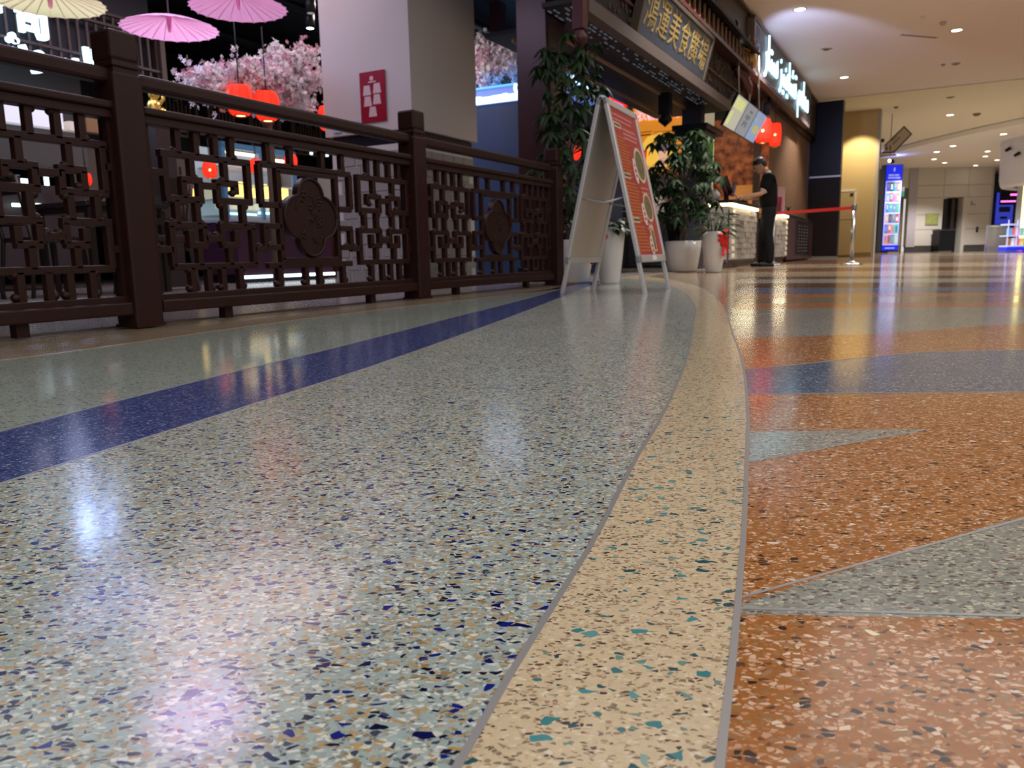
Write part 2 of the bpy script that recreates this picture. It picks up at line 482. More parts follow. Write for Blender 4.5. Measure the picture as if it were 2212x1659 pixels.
T_SAND = terrazzo('terrazzo_sand', c_((146, 130, 108)), [(220, 0.5, 0.05, [c_((166, 150, 126)), c_((120, 104, 84)), c_((176, 162, 140))], 1.4)], 0.12)
T_BROWN = terrazzo('terrazzo_brown', c_((104, 72, 52)), [(220, 0.5, 0.05, [c_((120, 86, 62)), c_((84, 56, 40)), c_((136, 104, 82))], 1.4)], 0.12)
MB().box(-14, 62, -8, 62, -0.12, -0.006).build('floor_slab', MBASE, floor)

TAN_IN = [(-2.9, 0.3), (-2.25, 1.2), (-1.619, 2.428), (-1.428, 2.80), (-1.251, 3.21), (-0.791, 4.20), (-0.32, 5.10), (0.335, 6.358)]
TAN_OUT = [(-2.6, 0.0), (-1.95, 1.05), (-1.47, 1.9), (-1.305, 2.20), (-1.17, 2.58), (-1.02, 3.0), (-0.69, 3.75), (-0.279, 4.53), (0.34, 5.70)]
BLUE_UP = [(-1.2, -0.3), (-0.97, 0.5), (-0.833, 0.954), (-0.714, 1.46), (-0.608, 1.85), (-0.505, 2.2), (-0.346, 2.825), (-0.209, 3.376), (-0.006, 4.147), (0.222, 5.077), (0.43, 6.0), (0.7, 7.2)]
BLUE_LO = [(-0.84, -0.3), (-0.72, 0.35), (-0.64, 0.722), (-0.573, 0.959), (-0.46, 1.34), (-0.33, 1.80), (-0.162, 2.50), (-0.006, 3.18), (0.133, 3.82), (0.30, 4.6), (0.47, 5.4), (0.66, 6.301), (0.9, 7.4)]
DIV1 = [(-0.15, -0.3), (-0.105, 0.05), (-0.051, 0.276), (-0.01, 0.414), (0.019, 0.5), (0.074, 0.662), (0.110, 0.785), (0.160, 0.95), (0.199, 1.064), (0.296, 1.386), (0.453, 1.947), (0.700, 2.93), (0.871, 3.64), (1.110, 4.891), (1.243, 5.886), (1.295, 6.809), (1.234, 7.996), (1.1, 9.0)]
DIV2 = [(-0.06, -0.3), (0.01, 0.05), (0.075, 0.273), (0.118, 0.397), (0.158, 0.515), (0.224, 0.716), (0.301, 0.962), (0.372, 1.191), (0.500, 1.638), (0.592, 1.991), (0.668, 2.30), (0.850, 3.018), (1.049, 3.836), (1.245, 4.834), (1.404, 5.894), (1.50, 7.0), (1.51, 8.2), (1.45, 9.4)]
NR = 60
lTI, lTO, lBU, lBL, lD1, lD2 = [smoothline(p, NR) for p in (TAN_IN, TAN_OUT, BLUE_UP, BLUE_LO, DIV1, DIV2)]
def strip(A, B, m, name, label, z1=0.0):
    b = MB(); ribbon(b, A, B, -0.006, z1)
    return fixn(b.build(name, m, floor, label=label))
strip(lTI, lTO, mat('threshold_stone', c_((132, 116, 96)), 0.22, noise=0.35, nscale=9), 'terrazzo_strip', 'worn tan stone threshold strip')
strip(lTO, lBU, T_GREY, 'terrazzo_field', 'grey green terrazzo with sparse dark chips')
strip(lBU, lBL, T_BLUE, 'terrazzo_band', 'deep blue curved terrazzo band')
strip(lBL, lD1, T_LIGHT, 'terrazzo_field', 'pale blue terrazzo with navy and tan chips')
strip(lD1, lD2, T_CREAM, 'terrazzo_band', 'cream curved terrazzo band with teal chips')
def divider(line, w_, m=ZINC, z=0.0006):
    b = MB(); ribbon(b, offs(line, w_ / 2), offs(line, -w_ / 2), -0.004, z)
    return fixn(b.build('divider_strip', m, floor))
divider(lD1, 0.0048); divider(lD2, 0.0048)
divider(lBU, 0.003); divider(lBL, 0.003); divider(lTI, 0.006, mat('dark_joint', (0.05, 0.045, 0.04), 0.6), 0.0003); divider(lTO, 0.012, mat('brass_joint', c_((170, 145, 105)), 0.4, 0.3), 0.0004)

# right side: straight-edged bands that start on the outer divider
d2 = smoothline(DIV2, 400)
def d2_at(y):
    return min(range(len(d2)), key=lambda i: abs(d2[i].y - y))
def cross_i(p, q):
    """index of the divider point where the line q->p extended meets it"""
    p = Vector(p); q = Vector(q); d = (q - p); n = Vector((-d.y, d.x)).normalized()
    cand = [i for i in range(len(d2) - 1) if ((d2[i] - p).dot(n)) * ((d2[i + 1] - p).dot(n)) <= 0]
    return min(cand, key=lambda i: (d2[i] - p).length) if cand else d2_at(p.y)
def ext(p, q, X=30.0):
    """point on line p->q at |x| = X"""
    t = (X - p[0]) / (q[0] - p[0]); return (X, p[1] + (q[1] - p[1]) * t)
def region(lo, hi, m, label):
    """lo, hi: polylines from the divider to the right"""
    i0 = cross_i(lo[0], lo[1]); i1 = cross_i(hi[0], hi[1])
    pts = [tuple(d2[i]) for i in range(i0, i1 + 1, 4)] + [tuple(d2[i1])]
    poly = list(lo[1:]) + list(reversed(hi[1:])) + list(reversed(pts))
    bm = bmesh.new()
    vs = [bm.verts.new((p[0], p[1], 0.0)) for p in poly]
    f = bm.faces.new(vs); bm.normal_update()
    if f.normal.z < 0: f.normal_flip()
    bmesh.ops.triangulate(bm, faces=[f])
    r_ = bmesh.ops.extrude_face_region(bm, geom=list(bm.faces))
    for g in r_['geom']:
        if isinstance(g, bmesh.types.BMVert): g.co.z = -0.006
    bmesh.ops.recalc_face_normals(bm, faces=bm.faces)
    me = bpy.data.meshes.new('region'); bm.to_mesh(me); bm.free(); me.materials.append(m)
    obj('terrazzo_panel', me, floor, label=label)
    return
def edge_strip(p, q, w_=0.003):
    p = Vector(p); q = Vector(q); b = MB()
    ribbon(b, offs([p, q], w_ / 2), offs([p, q], -w_ / 2), -0.004, 0.0005)
    fixn(b.build('divider_strip', ZINC, floor))
W1b = [(0.155, 0.508), (0.344, 0.488), (2.2, 0.29)]
W1t = [(0.164, 0.529), (0.433, 0.668), (0.684, 0.787), (1.1, 0.99), (2.9, 1.08)]
TLO = [(0.281, 0.896), (0.409, 0.956), (0.574, 1.042)]
TUP = [(0.334, 1.069), (0.574, 1.042)]
BBL = [(0.422, 1.345), (0.881, 1.31), (2.9, 1.155)]
BBU = [(0.504, 1.631), (0.766, 1.748), (0.995, 1.852), (1.246, 1.856), (2.9, 1.83)]
B0 = [(0.669, 2.235), (1.131, 2.29), (1.681, 2.511), (6, 4.25)]
B1 = [(0.80, 2.84), (1.395, 2.80), (1.859, 2.782), (8, 2.55)]
region([(0.0, -0.28), (2.2, -0.28)], W1b, T_ORANGE, 'orange terrazzo with white and black chips')
region(W1b, W1t, T_GWEDGE, 'warm grey terrazzo wedge')
region(W1t, BBL, T_ORANGE, 'orange terrazzo with pale chips around the grey triangle')
# pale triangle set into the orange field
i0 = cross_i(TLO[0], TLO[1]); i1 = cross_i(TUP[0], TUP[1])
tri = [(0.574, 1.042)] + [tuple(d2[i]) for i in range(i1, i0 - 1, -3)] + [tuple(d2[i0])]
fixn(MB().prism(tri, -0.006, 0.0004).build('terrazzo_panel', T_GWEDGE, floor, label='pale grey terrazzo triangle'))
region(BBL, BBU, T_SLATE, 'slate blue terrazzo band')
region(BBU, [B0[0], B0[1], B0[2], (2.9, 3.0)], T_ORANGE, 'orange terrazzo band')
far = [(0.998, 3.409, 2.049, 3.07), (1.096, 3.745, 2.36, 3.54), (1.24, 4.239, 2.553, 3.832), (1.348, 4.612, 2.895, 4.35), (1.572, 5.381, 3.155, 4.744),
       (1.801, 6.17, 3.554, 5.349), (2.039, 6.988, 4.01, 6.04), (2.263, 7.759, 4.527, 6.823), (2.771, 9.504, 5.294, 7.984), (3.375, 11.584, 6.521, 9.843),
       (4.317, 14.823, 8.005, 12.09), (6.29, 21.608, 10.758, 16.26)]
# far bands: lines with a common drift, drawn as long panels that step in colour
prev = [(0.80, 2.86), (2.3, 2.74), (8, 2.3)]
cols_ = [(T_GWEDGE, 'grey'), (T_ORANGE, 'orange'), (T_SAND, 'sand coloured'), (T_ORANGE, 'orange'), (T_SLATE, 'slate blue'), (T_BROWN, 'brown'), (T_GWEDGE, 'grey'),
         (T_BROWN, 'brown'), (T_SAND, 'sand coloured'), (T_BROWN, 'brown'), (T_SAND, 'sand coloured'), (T_BROWN, 'brown'), (T_SAND, 'sand coloured')]
region([B0[0], B0[1], B0[2], (2.9, 3.0)], [(0.97, 3.41), (2.3, 3.18), (2.9, 3.12)], T_GWEDGE, 'grey terrazzo band')
rows = []
SL = [-.2, -.22, -.26, -.3, -.36, -.42, -.46, -.5, -.55, -.6, -.7, -.9]
for k, (xa, ya, xb, yb) in enumerate(far):
    e = 5.5 if k < 9 else 9.0
    rows.append([(xa, ya), (xa + e, ya + SL[k] * e)])
def quad(lo, hi, m, label):
    b = MB().prism([lo[0], lo[1], hi[1], hi[0]], -0.006, -0.0002)
    fixn(b.build('terrazzo_band', m, floor, label=label))
for k in range(len(rows) - 1):
    m, nm = cols_[k + 1]
    quad(rows[k], rows[k + 1], m, nm + ' terrazzo band across the concourse')
quad([(6.29, 21.608), (15.29, 13.5)], [(9, 34), (40, 34)], T_SAND, 'sand coloured terrazzo field')
edge_strip((0.158, 0.512), (2.2, 0.29)); edge_strip((0.16, 0.527), (0.684, 0.787)); edge_strip((0.684, 0.787), (1.1, 0.99))
edge_strip((0.282, 0.897), (0.574, 1.042), 0.0022); edge_strip((0.334, 1.069), (0.574, 1.042), 0.0022)
edge_strip((0.42, 1.345), (2.9, 1.155)); edge_strip((0.504, 1.631), (0.995, 1.855)); edge_strip((0.995, 1.855), (2.9, 1.83))

# floor of the restaurant behind the railing
rfl = sthing('floor', loc=W(0), rz=TH)
RFM = mat('restaurant_floor_stone', c_((150, 142, 134)), 0.16, noise=0.35, nscale=2.5)
MB().box(-6, 26, 0.16, 14, -0.01, 0.002).build('floor_slab', RFM, rfl)

# =================================================================== CEILINGS AND WALLS
ceil = sthing('ceiling', loc=W(0), rz=TH)
MB().box(-14, 20.45, -26, 0.12, ZA, ZA + 0.1).build('ceiling_panel', CEILM, ceil, label='lower white ceiling')
MB().box(20.45, 46, -30, 6, 4.62, 4.72).build('ceiling_panel', mat('cream_ceiling_paint', (0.84, 0.80, 0.68), 0.8), ceil, label='raised cream ceiling')
MB().box(20.40, 20.5, -30, 0.12, ZA, 4.65).build('ceiling_step', CEILM, ceil)
# far ceiling field: dropped disc edge seen as a double arc
fc = sthing('ceiling')
arc = [(15.6, 62), (16.4, 50), (17.6, 40), (17.1, 35), (17.25, 31.5), (17.6, 28.8), (18.3, 26.2), (19.6, 23.4), (21.8, 20.4), (25, 17.6)]
la = smoothline(arc, 40)
b = MB(); ribbon(b, la, [Vector((p.x + 40, p.y)) for p in la], 4.42, 4.60); fixn(b.build('ceiling_panel', CEILM, fc, label='dropped far ceiling with curved edge'))
b = MB(); ribbon(b, offs(la, 0.42), offs(la, 0.38), 4.585, 4.62); fixn(b.build('shadow_gap', mat('grey_reveal', (0.3, 0.29, 0.3), 0.7), fc))
rc = sthing('ceiling', loc=W(0), rz=TH)
MB().box(-8, 27, 0.12, 15, 3.72, 3.8).build('ceiling_panel', NAVYB, rc, label='black restaurant ceiling')
for i, v_ in enumerate([1.6, 3.1, 4.7, 6.4]):
    MB().tube([(-7, v_, 3.5 - 0.03 * (i % 2)), (20, v_, 3.5 - 0.03 * (i % 2))], 0.06 + 0.02 * (i % 2), 8).build('ceiling_pipe', BLACK, rc)

FASC = mat('fascia_brown', (0.03, 0.018, 0.014), 0.5, noise=0.2, nscale=3)
wl = sthing('wall_left', loc=W(0), rz=TH)
MB().box(-8, 20.6, 0.10, 0.22, 3.2, ZA + 0.1).build('fascia', FASC, wl)
MB().box(-8, 20.62, 0.055, 0.13, 4.07, ZA).build('fascia_trim', mat('fascia_trim', c_((90, 76, 60)), 0.5), wl)
# slatted timber wall of the end stall, joined to the dark pier
MB().box(14.1, 20.6, 0.30, 0.42, 0, 3.2).build('slat_backing', mat('slat_backing', (0.035, 0.018, 0.012), 0.6), wl)
SLATM = mat('slat_timber', (0.26, 0.15, 0.085), 0.5, noise=0.2, nscale=5)
slat = MB().box(0, 6.42, -0.014, 0.014, -0.014, 0.014).mesh('slat', SLATM)
for k in range(50):
    obj('slat', slat, wl, (14.15, 0.285, 1.04 + k * 0.0435))
MB().box(20.5, 20.62, 0.22, 0.34, 0, 4.1).build('corner_trim', WOODB, wl)
MB().box(14.1, 20.6, 0.2, 0.34, 3.1, 3.26).build('head_trim', WOODB, wl)

# dark pier closing the front
pier = thing('dark_pier', 'tall dark brown and navy panelled pier at the end of the slatted wall', 'pier', W(20.7, 0), TH)
MB().box(0, 0.4, -0.55, 0.30, 0.08, 2.16).build('lower_panel', mat('pier_brown', (0.010, 0.006, 0.006), 0.4, spec=.15, noise=0.15, nscale=3), pier)
MB().box(0, 0.4, -0.55, 0.30, 2.2, 4.115).build('upper_panel', mat('pier_navy', (0.004, 0.004, 0.009), 0.3, spec=.15), pier)
MB().box(-0.004, 0.4, -0.552, 0.30, 2.16, 2.2).build('joint_strip', ZINC, pier)
MB().box(0.01, 0.4, -0.54, 0.30, 0, 0.08).build('plinth', mat('plinth_grey', (0.16, 0.14, 0.12), 0.5), pier)

# yellow textured wall with an access panel
wy = sthing('wall_far', loc=W(26, 0), rz=TH)
MB().box(0, 0.6, -1.08, 1.2, 0.14, 4.62).build('wall_panel', mat('ochre_plaster', c_((204, 176, 122)), 0.75, noise=0.12, nscale=30, bump=0.4, bscale=60), wy)
MB().box(-0.015, 0.3, -1.08, 1.2, 0, 0.14).build('skirting', mat('ochre_skirting', c_((150, 124, 80)), 0.5), wy)
MB().box(-0.01, 0.6, -1.16, -1.08, 0, 4.62).build('edge_trim', mat('pale_grey_trim', (0.42, 0.38, 0.34), 0.5), wy)
door = sthing('door_1', loc=W(25.97, 0), rz=TH)
DRM = mat('cream_door', c_((190, 164, 118)), 0.6)
MB().box(0, 0.03, -0.50, 0.3, 0.06, 1.2).build('door_leaf', DRM, door)
MB().box(0, 0.03, -0.50, 0.3, 1.22, 2.1).build('door_leaf', DRM, door)
MB().box(-0.01, 0.03, -0.56, -0.51, 0.02, 2.15).build('door_frame', WHITEP, door)
MB().box(-0.01, 0.03, -0.56, 0.3, 2.11, 2.16).build('door_frame', WHITEP, door)
MB().box(-0.02, 0.03, -0.47, -0.37, 1.98, 2.05).build('door_closer', BLACK, door)
MB().box(-0.02, 0.03, -0.04, 0.0, 0.40, 0.6).build('wall_socket', WHITEP, door)

# far white panelled wall with a doorway
WPAN = mat('white_wall_panel', (0.66, 0.64, 0.60), 0.5)
KHAKI = mat('khaki_recess', c_((150, 136, 96)), 0.6)
wf = sthing('wall_front')
FY = 42.0
for (x0, x1, parts_) in [(21.7, 23.2, [(0.36, 1.2), (1.22, 1.98), (2.0, 2.86), (2.88, 3.5), (3.52, 4.42)]), (24.5, 25.75, [(0.36, 1.2), (1.22, 1.98), (2.0, 2.86), (2.88, 3.5), (3.52, 4.42)]), (23.2, 24.5, [(2.88, 3.5), (3.52, 4.42)])]:
    for (z0, z1) in parts_:
        MB().box(x0 + 0.01, x1 - 0.01, FY, FY + 0.2, z0, z1).build('wall_panel', WPAN, wf)
MB().box(17.5, 25.75, FY + 0.05, FY + 0.3, 2.85, 4.45).build('wall_backing', mat('grey_joint', (0.2, 0.19, 0.18), 0.7), wf)
MB().box(21.7, 23.2, FY + 0.05, FY + 0.3, 0, 2.9).build('wall_backing', MATS['grey_joint'], wf)
MB().box(24.5, 25.75, FY + 0.05, FY + 0.3, 0, 2.9).build('wall_backing', MATS['grey_joint'], wf)
MB().box(20.5, 21.35, FY - 0.02, FY + 0.2, 3.4, 4.42).build('wall_panel', WPAN, wf)
MB().box(20.5, 21.3, FY + 0.4, FY + 0.5, 0, 3.4).build('wall_recess', KHAKI, wf)
for (z0, z1) in [(0.36, 1.2), (1.22, 2.4), (2.42, 3.38)]:
    MB().box(20.6, 21.28, FY + 0.36, FY + 0.4, z0, z1).build('wall_panel', KHAKI, wf)
MB().box(21.3, 21.75, FY - 0.1, FY + 0.2, 0.3, 4.42).build('wall_pilaster', mat('lilac_grey_panel', (0.46, 0.44, 0.5), 0.5), wf)
MB().box(21.3, 23.25, FY - 0.05, FY + 0.1, 0, 0.33).build('skirting', mat('dark_skirting', (0.06, 0.06, 0.06), 0.5), wf)
MB().box(24.45, 25.75, FY - 0.05, FY + 0.1, 0, 0.33).build('skirting', MATS['dark_skirting'], wf)
dr = sthing('door_2')
MB().box(23.2, 24.45, FY + 0.5, FY + 0.6, 0, 2.85).build('door_leaf', mat('dark_doorway', (0.012, 0.009, 0.008), 0.4), dr)
MB().box(23.85, 24.0, FY + 0.3, FY + 0.5, 0, 2.85).build('door_stile', mat('door_stile', (0.05, 0.035, 0.03), 0.4), dr)
MB().box(24.28, 24.5, FY - 0.02, FY + 0.5, 0, 2.87).build('door_frame', WPAN, dr)
MB().box(23.15, 23.2, FY - 0.02, FY + 0.5, 0, 2.87).build('door_frame', WPAN, dr)
# dark shop front left of the kiosk and right of the white wall
wr = sthing('wall_right')
DKS = mat('dark_shopfront', (0.012, 0.011, 0.014), 0.3)
MB().box(17.4, 20.5, FY + 0.2, FY + 0.4, 0, 4.45).build('shopfront_panel', DKS, wr)
MB().box(25.75, 60, 46, 46.2, 0, 4.6).build('shopfront_panel', DKS, wr)
MB().box(25.75, 25.85, FY, 46, 0, 4.6).build('wall_return', mat('pale_return', (0.5, 0.48, 0.46), 0.6), wr)
MB().box(58, 58.2, -8, 46, 0, 4.7).build('shopfront_panel', mat('mall_side_wall', (0.35, 0.32, 0.29), 0.6), wr)
MB().box(26.4, 29, 45.7, 46, 0.4, 3.2).build('shop_window', mat('shop_window_brown', (0.05, 0.04, 0.035), 0.25), wr)
MB().box(25.9, 31, 45.6, 46.05, 0, 0.3).build('skirting', MATS['plinth_grey'], wr)

# restaurant inner walls
wb = sthing('wall_back', loc=W(0), rz=TH)
MB().box(-8, 27, 13.0, 13.15, 0, 3.8).build('wall_panel', mat('restaurant_back_wall', (0.02, 0.018, 0.022), 0.7), wb)
MB().box(-8, -7.85, 0.12, 13, 0, 3.8).build('wall_panel', MATS['restaurant_back_wall'], wb)
MB().box(22.0, 22.15, 0.42, 13, 0, 3.8).build('wall_panel', MATS['restaurant_back_wall'], wb)

# =================================================================== RAILING
def sx(s): return 0.15 + (s - 0.11) * 1.023
def zx(z): return 0.25 + (z - 0.25) * 1.022
HB = [(.12,.588,.685),(.13,.32,.508),(.385,.588,.512),(.21,.318,.588),(.385,.51,.588),(.305,.395,.570),(.06,.14,.607),(.13,.322,.403),(.39,.592,.403),
      (.138,.592,.232),(.225,.318,.321),(.398,.49,.321),(.31,.40,.35),(.06,.145,.304),(.58,.655,.304),(.645,.76,.508),(.645,.76,.41),(.65,.76,.312)]
VB = [(.14,.508,.685),(.575,.512,.685),(.222,.508,.588),(.305,.508,.588),(.27,.588,.685),(.398,.512,.588),(.498,.54,.588),(.445,.588,.685),(.18,.403,.508),(.282,.403,.508),
      (.427,.403,.512),(.532,.403,.512),(.145,.232,.403),(.58,.232,.403),(.31,.321,.403),(.237,.321,.384),(.277,.232,.321),(.405,.321,.403),(.48,.321,.386),(.44,.232,.321),
      (.23,.115,.232),(.315,.115,.232),(.392,.115,.232),(.49,.115,.232),(.21,.685,.80),(.30,.685,.80),(.40,.685,.80),(.49,.685,.80),
      (.645,.508,.69),(.757,.25,.672),(.655,.312,.41),(.73,.115,.232),(.70,.69,.80),(.91,.115,.23),(.85,.69,.80)]
HC = [(.64,1.28,.69),(.745,1.175,.672),(.745,1.175,.25),(.66,1.26,.228)]
KN = [(.165,.500),(.298,.492),(.408,.492),(.548,.492),(.165,.415),(.298,.415),(.408,.415),(.548,.415),(.333,.364),(.378,.364),(.214,.218),(.334,.142),(.375,.142),(.508,.142),
      (.214,.142),(.508,.218),(.075,.318),(.62,.318),(.195,.70),(.315,.78),(.385,.78),(.505,.70),(.285,.60),(.43,.60),(.24,.53),(.482,.548),(.69,.322),(.712,.142),(.745,.218),(.895,.142),(.715,.70),(.835,.78)]
T_ = 0.0145
def hb(a, b_, z): return ((sx(a), sx(b_), zx(z) - T_, zx(z) + T_))
lat = {}
def lbar(x0, x1, z0, z1):
    key = (round(x1 - x0, 3), round(z1 - z0, 3))
    if key not in lat:
        lat[key] = MB().box(-(x1 - x0) / 2, (x1 - x0) / 2, -0.016, 0.016, -(z1 - z0) / 2, (z1 - z0) / 2, ch=0.003).mesh('lattice_bar', DARKWOOD)
    return lat[key], ((x0 + x1) / 2, 0.06, (z0 + z1) / 2)
knob = MB().ell((0, 0, 0), (0.0165, 0.019, 0.0165), 10, 6).mesh('knob', DARKWOOD)
def quat(sc_=1.0):
    """tall four-lobed medallion outline"""
    pts = []
    circ = [(0, .105, .093), (0, -.105, .093), (-.088, 0, .107), (.088, 0, .107)]
    for k in range(72):
        a = 2 * pi * k / 72; d = (cos(a), sin(a)); best = .08
        for cx_, cz_, r_ in circ:
            bq = d[0] * cx_ + d[1] * cz_; cc = cx_ * cx_ + cz_ * cz_ - r_ * r_; q = bq * bq - cc
            if q > 0: best = max(best, bq + math.sqrt(q))
        pts.append((d[0] * best * sc_, d[1] * best * sc_))
    return pts
def medallion(parent):
    Mx = Matrix.Translation((sx(.96), 0.06, zx(.458))) @ Matrix.Rotation(R(90), 4, 'X')
    o = MB().prism(quat(), -0.018, 0.018, Mx).build('medallion', DARKWOOD, parent, label='four-lobed carved medallion with a flower spray')
    r = MB()
    q = [Vector((p[0], p[1], 0.02)) for p in quat(0.965)]
    r.tube([Mx @ p for p in q + [q[0]]], 0.008, 6); r.build('rim', DARKWOOD, o)
    rng = random.Random(3); r = MB()
    for k in range(9):
        a = rng.uniform(0, 2 * pi); x, z = rng.uniform(-.06, .06), rng.uniform(-.10, .10)
        pts = [(x + t * .07 * cos(a + t * 2), z + t * .07 * sin(a + t * 2), 0.019) for t in [i / 6 for i in range(7)]]
        r.tube([Mx @ Vector(p) for p in pts], [0.005 - 0.0006 * i for i in range(7)], 5)
    for k in range(7):
        x, z = rng.uniform(-.08, .08), rng.uniform(-.12, .12)
        for j in range(5):
            a = j * 2 * pi / 5 + k
            r.ell((x + .013 * cos(a), z + .013 * sin(a), 0.019), (.009, .009, .005), 6, 4, Mx)
    r.build('flower_relief', DARKWOOD, o)
def railing(s0, label):
    t = thing('fretwork_railing', label, 'railing', W(s0), TH, 'lattice railing panels')
    a, b_ = 0.085, 1.915
    MB().box(a, b_, 0.028, 0.092, 0.925, 0.982, ch=0.014).build('handrail', DARKWOOD, t)
    MB().box(a, b_, 0.015, 0.105, 0.828, 0.858, ch=0.008).box(a, b_, 0.03, 0.09, 0.795, 0.83, ch=0.004).build('mid_rail', DARKWOOD, t)
    MB().box(a, b_, 0.012, 0.108, 0.050, 0.100, ch=0.006).box(a, b_, 0.035, 0.085, 0.096, 0.125, ch=0.004).build('bottom_rail', DARKWOOD, t)
    MB().box(a, a + .03, 0.045, 0.075, 0.12, 0.80).build('side_stile', DARKWOOD, t)
    MB().box(b_ - .03, b_, 0.045, 0.075, 0.12, 0.80).build('side_stile', DARKWOOD, t)
    MB().box(0.42, 0.465, 0.04, 0.08, 0, 0.052).build('foot', DARKWOOD, t)
    MB().box(1.46, 1.505, 0.04, 0.08, 0, 0.052).build('foot', DARKWOOD, t)
    segs = []
    for (x0, x1, z) in HB:
        segs += [hb(x0, x1, z), hb(1.92 - x1, 1.92 - x0, z)]
    for (x, z0, z1) in VB:
        for q in (x, 1.92 - x): segs.append((sx(q) - T_ + .0008, sx(q) + T_ - .0008, zx(z0) + .002, zx(z1) - .002))
    for (x0, x1, z) in HC: segs.append(hb(x0, x1, z))
    for g in segs:
        me, loc = lbar(*g); obj('lattice_bar', me, t, loc)
    for (x, z) in KN:
        for q in (x, 1.92 - x): obj('knob', knob, t, (sx(q), 0.06, zx(z)))
    medallion(t)
    return t
rl = railing(0.01, 'dark brown fretwork railing panel between the two capped posts, beside the white column')
dup(rl, W(1.96), None, 'dark brown fretwork railing panel farthest away, ending near the A-frame sign')
dup(rl, W(-1.94), None, 'dark brown fretwork railing panel cut by the left edge of the picture')
def post(s, label):
    s -= .01
    t = thing('railing_post', label, 'post', W(s, 0.06), TH, 'railing posts')
    MB().box(-.062, .062, -.062, .062, 0, .965, ch=0.008).build('shaft', DARKWOOD, t)
    MB().box(-.052, .052, -.052, .052, .96, .985).box(-.06, .06, -.06, .06, .985, 1.0, ch=.003).box(-.060, .060, -.060, .060, 1.008, 1.118, ch=0.012).box(-.054, .054, -.054, .054, .995, 1.012).build('cap', DARKWOOD, t)
    MB().box(-.066, .066, -.066, .066, 0, .012).build('base_plate', DARKWOOD, t)
    return t
pp = post(0.03, 'nearest dark brown square railing post with a block cap')
dup(pp, W(1.96, .06), None, 'middle dark brown railing post standing in front of the white column')
dup(pp, W(3.98, .06), None, 'dark brown railing post at the far end, beside the tall leafy plant')
dup(pp, W(-1.94, .06), None, 'dark brown railing post outside the left edge of the picture')

